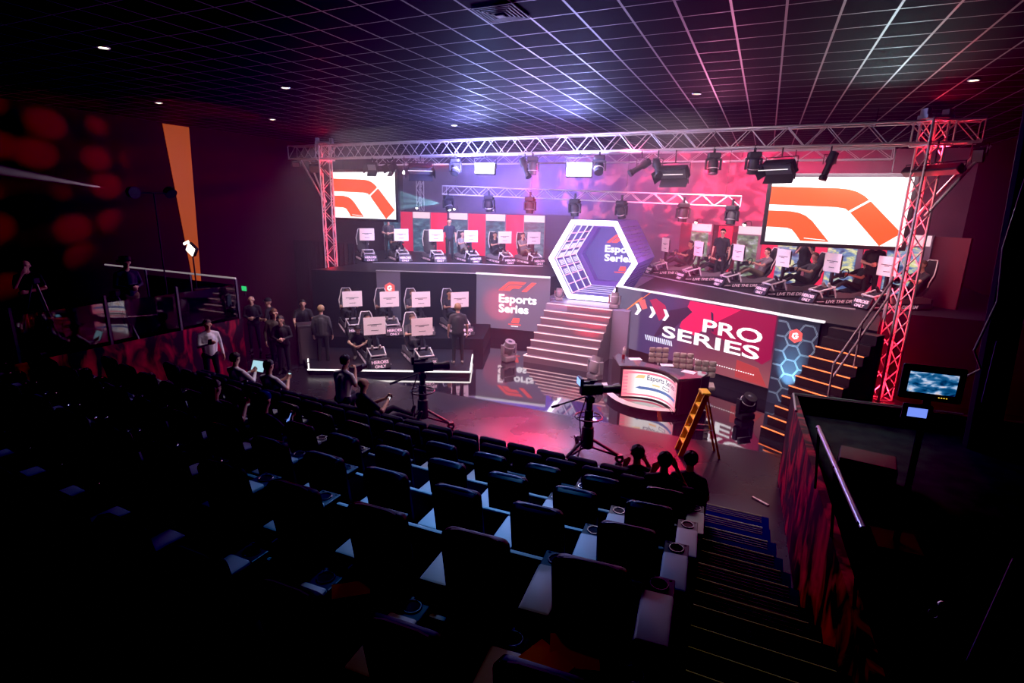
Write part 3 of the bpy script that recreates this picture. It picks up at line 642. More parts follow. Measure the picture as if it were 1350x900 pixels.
# ------------------------------------------------------------------ hanging screens
def big_screen(name, label, x0, x1, y, z0, z1, yaw):
    w, h = x1-x0, z1-z0
    t = thing(name, label, 'screen', ((x0+x1)/2, y, z0), yaw)
    F = Matrix(((1, 0, 0, -w/2), (0, 0, -1, 0), (0, 1, 0, 0), (0, 0, 0, 1)))
    part('bezel', MB().bbox((0, .07, h/2), (w+.22, .12, h+.2), .02), blackm, t)
    part('display', MB().prism([(0, 0), (w, 0), (w, h), (0, h)], .01, F), glow('screen_white', (1, 1, 1), 1.15), t)
    org = glow('screen_orange', (1, .105, .025), 1.05)
    up_ = [(0, .14), (.5, .16), (.57, .175), (.635, .21), (.69, .27), (.74, .35), (.985, .8), (.85, 1.), (.615, .53), (.57, .46), (.5, .44), (0, .415)]
    lo_ = [(0, .51), (.17, .515), (.24, .54), (.29, .58), (.345, .66), (.49, .97), (.275, .97), (.235, .87), (.2, .8), (.16, .775), (0, .765)]
    part('racing_mark', MB().prism([(u*w, (1-v)*h) for u, v in up_][::-1], .006, F @ Matrix.Translation((0, 0, .01))).prism([(u*w, (1-v)*h) for u, v in lo_][::-1], .006, F @ Matrix.Translation((0, 0, .01))), org, t)
    cut = [(.59, .5), (.605, .52), (.745, .335), (.73, .32)]
    part('white_cut', MB().prism([(u*w, (1-v)*h) for u, v in cut], .004, F @ Matrix.Translation((0, 0, .016))).prism([(u*w, (1-v)*h) for u, v in ((.3, .92), (.46, .94), (.46, .95), (.3, .93))][::-1], .004, F @ Matrix.Translation((0, 0, .016))), glow('screen_white', (1, 1, 1), 1.15), t)
    for sx in (-w*.35, w*.35): part('hanger', MB().tube((sx, .1, h+.1), (sx, .1, 6.2-z0), .012), blackm, t)
    return t
big_screen('hanging_screen', 'hanging video screen by the left tower with orange racing mark', -15.48, -12.56, 17.0, 4.0, 5.7, 0)
big_screen('hanging_screen', 'larger hanging video screen by the right tower with orange racing mark', .03, 3.2, 16.8, 3.8, 5.5, 0)

# ------------------------------------------------------------------ poster walls on the decks
def picture_mat(name, cols, scale=3., es=.7, seed=0.):
    m = bpy.data.materials.new(name); m.use_nodes = True; nt = m.node_tree; b = nt.nodes['Principled BSDF']
    tc = nt.nodes.new('ShaderNodeTexCoord'); mp = nt.nodes.new('ShaderNodeMapping'); mp.inputs['Location'].default_value = (seed, seed*2, seed)
    mp.inputs['Scale'].default_value = (1, 1, 2.2)
    n = nt.nodes.new('ShaderNodeTexNoise'); n.inputs['Scale'].default_value = scale; n.inputs['Detail'].default_value = 6; n.inputs['Distortion'].default_value = .6
    cr = nt.nodes.new('ShaderNodeValToRGB'); el = cr.color_ramp.elements; k = len(cols)
    el[0].position = .3; el[0].color = (*cols[0], 1); el[1].position = .72; el[1].color = (*cols[-1], 1)
    for i in range(1, k-1): el.new(.3+.42*i/(k-1)).color = (*cols[i], 1)
    nt.links.new(tc.outputs['Object'], mp.inputs['Vector']); nt.links.new(mp.outputs[0], n.inputs['Vector']); nt.links.new(n.outputs['Fac'], cr.inputs['Fac'])
    nt.links.new(cr.outputs['Color'], b.inputs['Emission Color']); b.inputs['Emission Strength'].default_value = es; b.inputs['Base Color'].default_value = (.05, .05, .05, 1)
    return m
pl = MB().box((-12.9, 23.45, 3.22), (10.3, .1, 2.04)); struct('wall_deck_left', pl, mat('deck_wall_violet', (.12, .05, .12), .7))
redp = mat('red_backlit_panel', (.5, .02, .05), .6, emit=(1, .03, .12), es=.5)
header = glow('poster_header', (1, .72, .8), .75)
for i, x in enumerate((-17.5, -15.69, -13.56, -11.55, -9.58)):
    t = thing('racing_poster', 'tall bluish poster banner on the left deck, %s from the hanging screen' % ('first, half hidden' if i == 0 else ('second', 'third', 'fourth', 'fifth')[i-1]), 'poster', (x, 23.36, 2.2), 0, 'poster banners on the left deck')
    part('frame', MB().box((0, 0, 1.), (1.06, .06, 2.)), mat('poster_frame', (.3, .2, .26), .5), t)
    part('picture', MB().box((0, -.035, .86), (.98, .012, 1.64)), picture_mat('poster_teal_%d' % i, ((.01, .03, .07), (.03, .12, .22), (.1, .3, .42), (.5, .6, .75)), 2.6, .55, i*3.1), t)
    part('header_board', MB().box((0, -.035, 1.84), (1.0, .014, .3)), header, t)
    if i < 4:
        solo('red_wall_panel', MB().box((0, 0, 1.), (.92, .04, 1.96)), redp, 'red backlit wall panel on the left deck, %s' % ('between the first and second posters', 'between the second and third posters', 'between the third and fourth posters', 'between the fourth and fifth posters')[i], 'panel', 'red panels on the left deck', (x+1.0, 23.37, 2.2))
W0, W1 = V((-2., 23.2, 0)), V((5.1, 17.4, 0)); wd = (W1-W0).normalized(); wn_ = V((wd.y, -wd.x, 0)); wang = math.atan2(wd.y, wd.x)
def wr(t, o=0): p = W0+wd*t+wn_*o; return p
struct('wall_deck_right', MB().prism([(-1.6, ZD), (8.8, ZD), (8.8, 4.05), (-1.6, 4.05)], .1, frame(wr(0, -.1), wd, (0, 0, 1))), mat('deck_wall_red', (.16, .03, .05), .7))
for i, t_ in enumerate((-.34, 2.03, 3.81, 5.63, 7.42)):
    p = wr(t_, .05)
    t = thing('racing_poster', 'tall racing car poster on the right deck, %s from the hexagon' % ('first', 'second', 'third', 'fourth', 'fifth')[i], 'poster', (p.x, p.y, 2.2), wang, 'poster banners on the right deck')
    part('frame', MB().box((0, 0, .94), (1.12, .06, 1.88)), mat('poster_frame', (.3, .2, .26), .5), t)
    part('picture', MB().box((-.07, -.035, .78), (.92, .012, 1.5)), picture_mat('poster_track_%d' % i, ((.02, .03, .03), (.1, .13, .12), (.18, .3, .14), (.35, .38, .42), (.85, .9, .95)) if i < 2 else ((.01, .02, .05), (.05, .1, .3), (.2, .35, .6), (.85, .8, .3), (.9, .9, .95)), 3., .8, i*2.3+9), t)
    part('header_board', MB().box((0, -.035, 1.72), (1.04, .014, .28)), header, t)
    if i < 4:
        p = wr(t_+(1.2 if i == 0 else .9), .04)
        solo('red_wall_panel', MB().box((0, 0, .92), (.66, .04, 1.8)), redp, 'red backlit wall panel on the right deck, %s' % ('between the first and second posters', 'between the second and third posters', 'between the third and fourth posters', 'between the fourth and fifth posters')[i], 'panel', 'red panels on the right deck', (p.x, p.y, 2.2), wang)
# gooseneck lamps over the posters
lamp_e = glow('lamp_bulb', (1, .95, .9), 6.)
def poster_lamp(loc, rz, label):
    t = thing('poster_lamp', label, 'lamp', loc, rz, 'lamps over the posters')
    part('arm', MB().path([(0, .3, -.12), (0, .22, .1), (0, .05, .12), (0, -.08, .06)], .015, 6), blackm, t)
    part('lamp_shade', MB().lathe([(.03, .09), (.05, .07), (.1, .0), (.094, .0)], (0, -.1, -.02), 14, Matrix.Rotation(R(-25), 3, 'X')), blackm, t, True)
    part('bulb', MB().sph((0, -.1, -.01), .062, 10), lamp_e, t, True)
for i, x in enumerate((-15.69, -13.56, -11.55, -9.58)): poster_lamp((x, 23.05, 4.4), 0, 'black gooseneck lamp over the %s left deck poster' % ('second', 'third', 'fourth', 'fifth')[i])
for i, t_ in enumerate((-.34, 2.03, 7.42)):
    p = wr(t_, .32); poster_lamp((p.x, p.y, 4.14), wang, 'black gooseneck lamp over the %s right deck poster' % ('first', 'second', 'fifth')[i])
# ------------------------------------------------------------------ trusses and lighting towers
def truss_parts(t, L, w, h, axis='x', seg=.5, rc=.026, rl=.012):
    """box truss along local x (or z) from 0 to L: four chords and one lattice"""
    def P(a, b, c): return (a, b, c) if axis == 'x' else (b, c, a)
    for sy in (-1, 1):
        for sz in (-1, 1): part('chord', MB().tube(P(0, sy*w/2, sz*h/2), P(L, sy*w/2, sz*h/2), rc, 8), alu, t, True)
    q = MB(); n = max(2, int(round(L/seg))); d = L/n
    for i in range(n):
        a, b = i*d, (i+1)*d; f = 1 if i % 2 else -1
        for sz in (-1, 1): q.tube(P(a, f*w/2, sz*h/2), P(b, -f*w/2, sz*h/2), rl, 6)
        for sy in (-1, 1): q.tube(P(a, sy*w/2, f*h/2), P(b, sy*w/2, -f*h/2), rl, 6)
    for a in (0, L):
        for sz in (-1, 1): q.tube(P(a, -w/2, sz*h/2), P(a, w/2, sz*h/2), rl, 6)
        for sy in (-1, 1): q.tube(P(a, sy*w/2, -h/2), P(a, sy*w/2, h/2), rl, 6)
    part('lattice', q, alu, t)
ft = thing('front_truss', 'long aluminium box truss spanning the stage front between the two towers', 'truss', (-16.95, 16.48, 6.38), -.049); truss_parts(ft, 20.95, .42, .46, seg=.42)
bt = thing('rear_truss', 'thinner aluminium truss behind the long front truss', 'truss', (-15.5, 19.6, 6.3)); truss_parts(bt, 18.6, .3, .3, seg=.4, rc=.022, rl=.01)
mt_ = thing('middle_truss', 'pink lit aluminium truss hung lower above the hexagon', 'truss', (-11.0, 17.9, 5.1)); truss_parts(mt_, 10.25, .3, .3, seg=.36, rc=.022, rl=.01); mt_.rotation_euler = (0, R(1.3), 0)
bk = thing('backdrop_post', 'slim aluminium truss post behind the left hanging screen', 'truss', (-16.0, 23.72, ZD)); truss_parts(bk, 4.72, .26, .26, 'z', .4, .02, .01)
for t_, xs in ((ft, (2., 6.5, 11., 15.5, 19.)), (bt, (1., 6., 12., 17.5)), (mt_, (.5, 3.5, 6.8, 9.8))):
    for x in xs: part('hanging_wire', MB().tube((x, 0, .1), (x, 0, 6.95-t_.location.z), .006, 5), blackm, t_)
def ty(x): return 16.4-.9*(x+15.25)/18.38-.21          # the front truss's near lower chord
for x, lab in ((-15.25, 'red lit truss tower at the left end of the stage front'), (3.13, 'red lit truss tower at the right end of the stage front')):
    t = thing('lighting_tower', lab, 'truss', (x, ty(x)+.21, .12), R(28)); truss_parts(t, 6.55, .36, .36, 'z', .42, .028, .014)
    part('base_plate', MB().box((0, 0, -.06), (.8, .8, .1)), blackm, t)
    q = MB()
    for zz in (5.98, 6.5):
        for a, b in (((-.27, -.27), (.27, -.27)), ((.27, -.27), (.27, .27)), ((.27, .27), (-.27, .27)), ((-.27, .27), (-.27, -.27))): q.tube((*a, zz), (*b, zz), .022, 6)
    for a in ((-.27, -.27), (.27, -.27), (.27, .27), (-.27, .27)): q.tube((*a, 5.98), (*a, 6.5), .022, 6)
    part('sleeve_block', q, alu, t)
    part('head_block', MB().box((0, 0, 6.58), (.62, .3, .08)).box((-.25, 0, 6.68), (.1, .2, .14)).box((.25, 0, 6.68), (.1, .2, .14)), alu, t)
    s = -1 if x < 0 else 1
    for yy in (-.2, .2):
        part('brace', MB().tube((s*1.0*math.cos(R(28))+yy*math.sin(R(28)), -s*1.0*math.sin(R(28))+yy, 5.95), (s*.1, yy*.6, 4.45), .035, 8), alu, t, True)

# ------------------------------------------------------------------ stage lights
lens_d = mat('lens_glass', (.05, .05, .07), .08, spec=.8); hot = glow('panel_white_hot', (.9, .93, 1), 14.); lampw = glow('lens_white', (.95, .97, 1), 5.)
floor_grey = mat('light_shell_grey', (.3, .26, .28), .35)
def moving_head(loc, tilt, pan, label, lens=None, sc=1., group='moving head lights under the trusses', up=1):
    blackm = globals()['blackm'] if up > 0 or 'black' in label else floor_grey
    t = thing('moving_head_light', label, 'stage light', loc, pan, group); t.scale = (sc, sc, sc*up)
    part('base', MB().bbox((0, 0, -.07), (.3, .22, .13), .03), blackm, t)
    if up > 0: part('clamp', MB().box((0, 0, .07), (.05, .05, .16)), blackm, t)
    part('yoke', MB().box((0, 0, -.16), (.34, .1, .05)).box((-.17, 0, -.28), (.04, .1, .26)).box((.17, 0, -.28), (.04, .1, .26)), blackm, t)
    rot = Matrix.Rotation(tilt, 3, 'X')
    h = part('head', MB().lathe([(.03, -.2), (.1, -.18), (.125, -.1), (.13, .02), (.115, .14), (.12, .17), (.1, .17)], (0, 0, -.33), 16, rot), blackm, t, True)
    part('lens', MB().lathe([(.001, .15), (.098, .155), (.098, .165), (.001, .175)], (0, 0, -.33), 16, rot), lens or lens_d, h, True)
    part('trim_ring', MB().torus(V((0, 0, -.33))+rot @ V((0, 0, .05)), .132, .008, 20, 6, rot), silver, h, True)
    return t
for i, (x, z) in enumerate(((-10.74, 4.98), (-9.06, 5.0), (-7.47, 4.97), (-5.85, 4.93), (-4.28, 4.9), (-2.35, 4.86), (-.95, 4.82))):
    moving_head((x, 17.75, z-.06), R((150, 200, 175, 190, 205, 190, 170)[i]), R((60, 10, 0, -5, -20, 20, -30)[i]), 'black moving head light hanging under the middle truss, %s from the left' % ('first', 'second', 'third', 'fourth', 'fifth', 'sixth', 'seventh')[i], lampw if i == 0 else None, 1.12)
for x, lab, tl in ((-6.59, 'moving head light on the front truss between the two white floodlights', 180), (-.46, 'large moving head light on the front truss left of the right barn door lights', 200), (-1.42, 'small moving head light hanging between the barn door panels', 170), (-9.35, 'dark moving head light left of the left white floodlight', 140), (-4.5, 'dark moving head light right of the right white floodlight', 140)):
    moving_head((x, ty(x), 6.04), R(tl), R(15), lab, None, 1.05)
def profile(loc, aim, label, lens=None):
    t = thing('profile_spotlight', label, 'stage light', loc, 0, 'profile spotlights on the front truss'); d = (V(aim)-V(loc)).normalized(); q = d.to_track_quat('Z', 'Y').to_matrix()
    part('body', MB().lathe([(.06, -.3), (.1, -.28), (.11, -.05), (.075, .0), (.075, .28), (.095, .3), (.095, .38), (.08, .38)], (0, 0, 0), 14, q), blackm, t, True)
    part('lens', MB().lathe([(.001, .35), (.078, .36), (.001, .37)], (0, 0, 0), 14, q), lens or lens_d, t, True)
    part('yoke', MB().path([(-.13, 0, 0), (-.13, 0, .22), (.13, 0, .22), (.13, 0, 0)], .014, 6).tube((0, 0, .22), (0, 0, 6.17-loc[2]), .018), blackm, t)
    return t
profile((-6.85, ty(-6.85), 5.75), (-6.4, 15.5, 5.0), 'black profile spotlight tilted down beside the left white floodlight', lampw)
profile((-3.3, ty(-3.3), 5.72), (-4.1, 15.0, 5.1), 'black profile spotlight tilted left next to the right barn door light')
profile((-2.85, ty(-2.85), 5.7), (-2.6, 15.0, 5.2), 'black profile spotlight with a bright lens right of the tilted one', lampw)
profile((1.2, ty(1.2), 5.72), (1.0, 15.3, 5.0), 'black profile spotlight with a white lens over the right screen', lampw)
def barn_panel(loc, yaw, tilt, w, h, label, face, group='panel lights on the front truss', doors=True):
    t = thing('panel_light', label, 'stage light', loc, yaw, group); rot = Matrix.Rotation(tilt, 3, 'X')
    def B(q): q.v = [tuple(rot @ V(p)) for p in q.v]; return q
    part('housing', B(MB().bbox((0, .08, 0), (w, .16, h), .02)), blackm, t)
    part('diffuser', B(MB().box((0, -.006, 0), (w-.05, .012, h-.05))), face, t)
    if doors:
        part('barn_door', B(MB().box((0, -.1, h/2+.05), (w, .24, .012), Matrix.Rotation(R(-25), 3, 'X'))), blackm, t)
        part('barn_door', B(MB().box((0, -.1, -h/2-.05), (w, .24, .012), Matrix.Rotation(R(25), 3, 'X'))), blackm, t)
        for s in (-1, 1): part('barn_door', B(MB().box((s*(w/2+.05), -.1, 0), (.012, .24, h), Matrix.Rotation(R(s*25), 3, 'Z'))), blackm, t)
    part('yoke', MB().path([(-w/2-.03, .08, 0), (-w/2-.03, .08, h/2+.12), (w/2+.03, .08, h/2+.12), (w/2+.03, .08, 0)], .014, 6).tube((0, .08, h/2+.12), (0, .08, 6.17-loc[2]), .018), blackm, t)
    return t
edge_w = glow('door_edge_glint', (1, .97, .95), .8)
barn_panel((-8.25, ty(-8.25), 5.72), R(14), R(-8), .66, .36, 'left of the two dazzling white floodlights on the front truss', hot, doors=False)
barn_panel((-5.1, ty(-5.1), 5.66), R(10), R(-8), .76, .42, 'right of the two dazzling white floodlights on the front truss', hot, doors=False)
for x, z, a, lab in ((-10.74, 5.68, 30, 'black barn door panel light between the left screen and the left floodlight'), (-2.42, 5.52, -20, 'black barn door panel light left of the right hanging screen'), (.12, 5.62, -35, 'black barn door panel light tilted over the right screen corner')):
    t = barn_panel((x, ty(x), z), R(a), R(40), .8, .34, lab, mat('diffuser_dark', (.1, .1, .12), .4))
    part('edge_glint', MB().box((0, -.22, -.03), (.8, .01, .02)), edge_w, t)  # glint on the door edge, painted as a glowing strip
barn_panel((3.15, 15.2, 5.5), R(-60), R(50), 1.5, .2, 'long black batten light slanting across the right tower', mat('diffuser_dark', (.1, .1, .12), .4), doors=False)
for x, lab in ((-12.85, 'grey box lamp over the left screen, nearer the left tower'), (-12.0, 'grey box lamp over the left screen, farther from the left tower')):
    barn_panel((x, ty(x), 5.8), R(20 if x < -12.5 else -25), R(30), .34, .26, lab, mat('diffuser_grey', (.3, .3, .32), .4))
barn_panel((-15.55, ty(-15.55), 5.75), R(25), R(35), .5, .3, 'brownish panel light hung beside the left tower top', mat('diffuser_brown', (.12, .06, .05), .5), doors=False)
barn_panel((-16.6, ty(-16.6), 5.93), R(25), R(20), .3, .2, 'small lamp at the far left end of the front truss', mat('diffuser_grey', (.3, .3, .32), .4), doors=False)
barn_panel((3.95, ty(3.95), 5.85), R(-25), R(20), .22, .3, 'small pale lamp at the far right end of the front truss', mat('diffuser_grey', (.3, .3, .32), .4), doors=False)
t = thing('round_lamp', 'small round white lamp beside the left hanging screen', 'stage light', (-11.42, ty(-11.42), 5.62)); part('housing', MB().lathe([(.05, -.15), (.1, -.1), (.12, .0), (.11, .0)], (0, 0, 0), 14, Matrix.Rotation(R(70), 3, 'X')), blackm, t, True); part('lens', MB().lathe([(.001, -.01), (.105, -.005), (.001, .012)], (0, 0, 0), 14, Matrix.Rotation(R(70), 3, 'X')), lampw, t); part('clamp', MB().tube((0, 0, .05), (0, 0, .54), .015), blackm, t)
# floor moving lights by the stairs and desk
for i, (x, y, z, s, lab) in enumerate(((-6.62, 14.4, 0, 1.3, 'floor moving head light left of the stair foot'), (-3.78, 13.95, 0, 1.3, 'floor moving head light right of the stair foot'), (-5.98, 16.95, 1.55, .85, 'floor moving head light at the left stair top'), (-4.0, 16.55, 1.55, 1.0, 'floor moving head light at the right stair top'), (.1, 12.75, 0, 1.2, 'black floor moving head light near the hexagon pattern column'))):
    t = moving_head((x, y, z), R((160, 200, 190, 185, 150)[i]), R((60, -30, 20, 0, 40)[i]), lab, None, s, 'moving head lights standing on the stage', -1)

# ------------------------------------------------------------------ racing rigs
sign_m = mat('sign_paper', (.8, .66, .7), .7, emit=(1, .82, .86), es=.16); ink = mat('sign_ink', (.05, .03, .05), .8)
rig_dark = mat('rig_black', (.02, .018, .024), .4); rig_grey = mat('rig_grey', (.22, .2, .22), .5); rig_white = mat('rig_white_metal', (.7, .66, .68), .35)
seat_f = mat('bucket_seat_fabric', (.03, .028, .034), .7); txt_w = mat('rig_lettering', (.8, .62, .7), .5, emit=(1, .6, .78), es=.22)
def make_rig(name, label, txt, group, pos, rz):
    t = thing(name, label, 'racing simulator', pos, rz, group)
    b = part('base_frame', MB().bbox((-.1, 0, .09), (1.75, .62, .17), .03).box((-.75, 0, .22), (.5, .5, .12)), rig_dark, t)
    for s in (-1, 1):
        q = MB()
        F = frame((-.62 if s < 0 else .58, s*.312, .05), (-s*1.0 if s > 0 else 1, 0, 0), (0, 0, 1))
        put_text(q, 'LIVE THE DREAM', F, .12, width=1.1, bold=.02, shear=.25)
        part('lettering', q, txt_w, b); part('side_dash', MB().prism([(-.26, .03), (-.05, .03), (-.05, .045), (-.26, .045)], .004, F), txt_w, b)
    rotm = Matrix.Rotation(R(-25), 3, 'Y')
    mq = part('marquee', MB().bbox((.86, 0, .16), (.07, .56, .29), .015, rotm), rig_dark, t)
    F = frame((.953, 0, .045), (0, 1, 0), rotm @ V((0, 0, 1)))
    q = MB(); put_text(q, txt[0], F @ Matrix.Translation((0, .13, .0)), .12, 'C', width=.46, bold=.03, depth=.01); put_text(q, txt[1], F @ Matrix.Translation((0, .01, .0)), .11, 'C', width=.31, bold=.03, depth=.01)
    part('lettering', q, txt_w, mq)
    part('pedal_tray', MB().path([(.72, -.2, .34), (.72, .2, .34), (.3, .23, .46), (.3, -.23, .46)], .028, 6, True), rig_white, t)
    part('pedal_plate', MB().box((.52, 0, .36), (.34, .34, .02), Matrix.Rotation(R(15), 3, 'Y')), rig_dark, t)
    for s in (-1, 1): part('tray_leg', MB().tube((.7, s*.2, .34), (.62, s*.24, .15), .022), rig_white, t); part('tray_leg', MB().tube((.32, s*.23, .45), (.22, s*.25, .15), .022), rig_white, t)
    for yy in (.27, -.29): part('side_cover', MB().prism([(-.9, .16), (.25, .16), (.25, .34), (-.2, .3), (-.55, .36), (-.9, .3)], .02, Matrix(((1, 0, 0, 0), (0, 0, 1, yy), (0, 1, 0, 0), (0, 0, 0, 1)))), rig_grey, t)
    part('monitor_post', MB().box((.26, 0, .52), (.07, .07, .78)).box((.25, 0, .94), (.04, .16, .1)).box((.27, 0, .2), (.22, .3, .04)), rig_dark, t)
    mo = part('monitor', MB().bbox((.28, 0, 1.12), (.05, .6, .37), .012), rig_dark, t)
    part('screen_glass', MB().box((.253, 0, 1.12), (.006, .56, .33)), mat('monitor_glow', (.02, .02, .03), .3, emit=(.35, .45, .7), es=.5), mo)
    q = MB().box((.312, 0, 1.1), (.006, .61, .5)); q.cur = 1; q.box((.317, 0, 1.14), (.004, .4, .016)).box((.317, -.02, 1.105), (.004, .16, .014)).box((.317, .0, .97), (.004, .2, .014))
    part('paper_sign', q, [sign_m, ink], t, label='white paper sign with small dark print on the back of the monitor')
    wr_ = Matrix.Rotation(R(65), 3, 'Y')
    w = part('steering_wheel', MB().torus((-.1, 0, .8), .14, .017, 20, 8, wr_).tube((-.1, -.13, .8), (-.1, .13, .8), .014), rig_dark, t, True)
    part('wheel_column', MB().tube((-.1, 0, .8), (.26, 0, .68), .045).box((.02, 0, .77), (.16, .16, .12)), rig_dark, t)
    # bucket seat: a padded shell with a pinched waist and shoulder wings
    sec = [(-.22, .3, .24, .03), (-.36, .29, .25, .05), (-.62, .32, .25, .1), (-.78, .45, .24, .14), (-.87, .66, .25, .12), (-.94, .86, .26, .1), (-.99, 1.02, .2, .06), (-1.03, 1.18, .16, .05), (-1.05, 1.26, .12, .03)]
    vs = []
    for x, z, hw, dp in sec:
        for yy, f in ((-1, 1.), (-.8, .75), (-.45, .12), (0, 0), (.45, .12), (.8, .75), (1, 1.)):
            vs.append((x+dp*f*(.9 if z > .5 else .2), hw*yy, z+dp*f*(.35 if z > .5 else 1.)))
    n = 7; fs = []
    for i in range(len(sec)-1): fs += [(i*n+k, i*n+k+1, (i+1)*n+k+1, (i+1)*n+k) for k in range(n-1)]
    m2 = len(vs); vs += [(p[0]-.05, p[1]*1.04, p[2]-.05) for p in vs]
    fs += [tuple(j+m2 for j in f[::-1]) for f in fs]
    ns = len(sec)
    for i in range(ns-1): fs += [(i*n, (i+1)*n, (i+1)*n+m2, i*n+m2), (i*n+n-1, i*n+n-1+m2, (i+1)*n+n-1+m2, (i+1)*n+n-1)]
    fs += [(k, k+m2, k+1+m2, k+1) for k in range(n-1)]
    fs += [((ns-1)*n+k, (ns-1)*n+k+1, (ns-1)*n+k+1+m2, (ns-1)*n+k+m2) for k in range(n-1)]
    st_ = part('bucket_seat', MB().add(vs, fs), seat_f, t, True)
    pts = [vs[i*n] for i in range(3, ns)]+[vs[(ns-1)*n+3]]+[vs[i*n+n-1] for i in range(ns-1, 2, -1)]
    part('piping', MB().path(pts, .016, 6), rig_white, st_)
    part('seat_bracket', MB().box((-.62, 0, .26), (.4, .4, .06)), rig_dark, t)
    return t
ORD = ('first', 'second', 'third', 'fourth', 'fifth', 'sixth', 'seventh', 'eighth', 'ninth', 'tenth', 'eleventh', 'twelfth', 'thirteenth', 'fourteenth', 'fifteenth', 'sixteenth', 'seventeenth', 'eighteenth', 'nineteenth', 'twentieth', 'twenty-first')
LA, RA, PA = R(-40), R(214), R(-40)
def rig_pos(front, a, z): return (front[0]-.93*math.cos(a), front[1]-.93*math.sin(a), z)
LFR = [(-14.63, 18.01), (-13.42, 18.74), (-12.18, 19.48), (-10.83, 20.12), (-9.4, 20.45), (-8.28, 20.93)]
RFR = [(-3.85, 20.82), (-2.52, 19.55), (-1.2, 18.61), (.07, 17.4), (1.25, 16.63), (2.46, 16.35)]
PFR = [((-11.22, 13.01), .5), ((-10.21, 13.59), .5), ((-9.34, 14.09), .5), ((-8.26, 14.71), .5), ((-9.13, 11.47), .15), ((-7.94, 12.05), .15)]
T1, T2 = ('HEROES', 'ONLY'), ('HEROES', 'FACTORY')
rig0 = make_rig('racing_rig', 'racing rig on the left deck, first from the left tower', T1, 'racing rigs on the left deck', rig_pos(LFR[0], LA, ZD), LA)
RIGS = [(rig_pos(LFR[0], LA, ZD), LA)]
for i in range(1, 6):
    dup(rig0, rig_pos(LFR[i], LA, ZD), LA, 'racing rig on the left deck, %s from the left tower' % ORD[i]); RIGS.append((rig_pos(LFR[i], LA, ZD), LA))
for i in range(6):
    p = rig_pos(RFR[i], RA, ZD); RIGS.append((p, RA))
    dup(rig0, p, RA, ('racing rig on the right deck, %s from the hexagon' % ORD[i]) if i < 5 else 'racing rig on the right deck with its seat right of the red tower', 'racing rigs on the right deck')
for i, (f_, z) in enumerate(PFR):
    p = rig_pos(f_, PA, z); RIGS.append((p, PA))
    lab = 'racing rig on the low platform, %s' % ('back row, first from the left', 'back row, second from the left', 'back row, third from the left', 'back row, fourth from the left', 'front row, left one', 'front row, right one')[i]
    dup(rig0, p, PA, lab, 'racing rigs on the low platform')
for nm, pts in (('left', LFR), ('right', RFR)):
    q = MB()
    off = V((.18, -.12)) if nm == 'left' else V((-.1, -.2))
    for a, b in zip(pts[:-1], pts[1:]): q = strip(q, V(a)+off, V(b)+off, ZD+.015, .03, .03)
    solo('deck_edge_strip', q, silver, 'thin silver strip on the %s deck in front of the racing rigs' % nm, 'trim strip')
# ------------------------------------------------------------------ drivers
shirts = [mat('shirt_black', (.015, .014, .018), .8), mat('shirt_grey', (.22, .21, .23), .85), mat('shirt_navy', (.02, .025, .06), .8), mat('shirt_white', (.68, .67, .72), .8), mat('shirt_charcoal', (.05, .048, .055), .8), mat('jacket_olive', (.06, .05, .035), .8)]
trous = [mat('trousers_black', (.015, .014, .016), .85), mat('trousers_khaki', (.16, .12, .08), .85), mat('jeans_blue', (.03, .04, .09), .85)]
shoes = [mat('shoes_black', (.012, .012, .012), .6), mat('shoes_pale', (.4, .34, .3), .6)]
GD = 'drivers seated in the racing rigs'
protoD = [None]*3
for i, n_ in enumerate((1, 0, 4)): protoD[i] = (n_,)
def seat_driver(k, v, label):
    p, a = RIGS[k]
    if len(protoD[v]) == 1:
        o = person(label, p, a, drive(), shirts[protoD[v][0]], trous[(1, 0, 0)[v]], shoes[v % 2], (0, 1, 0)[v], ('dark', 'dark', 'brown')[v], group=GD, curl=65, cat='person'); protoD[v] = (protoD[v][0], o)
    else: dup(protoD[v][1], p, a, label)
for k, v, lab in ((1, 1, 'driver in black seated in the left deck rig second from the left tower'), (3, 0, 'driver in grey seated in the left deck rig fourth from the left tower'), (4, 1, 'driver in black seated in the left deck rig fifth from the left tower'), (5, 0, 'driver in grey with pale trousers in the left deck rig next to the hexagon'),
                  (6, 1, 'driver in black in the right deck rig nearest the hexagon'), (7, 2, 'driver in charcoal in the right deck rig second from the hexagon'), (8, 0, 'driver in grey sweater in the right deck rig third from the hexagon'), (9, 2, 'driver in charcoal in the right deck rig fourth from the hexagon'), (10, 1, 'driver in black in the right deck rig under the big screen corner'), (11, 2, 'driver leaning back in the rig right of the red tower'),
                  (12, 2, 'driver in charcoal on the low platform, back row far left'), (13, 1, 'driver in black on the low platform, back row second'), (14, 2, 'driver in charcoal on the low platform, back row third'), (15, 1, 'driver in black on the low platform, back row far right'), (16, 1, 'driver in black behind the front left sign of the low platform'), (17, 2, 'driver in charcoal behind the front right sign of the low platform')):
    seat_driver(k, v, lab)
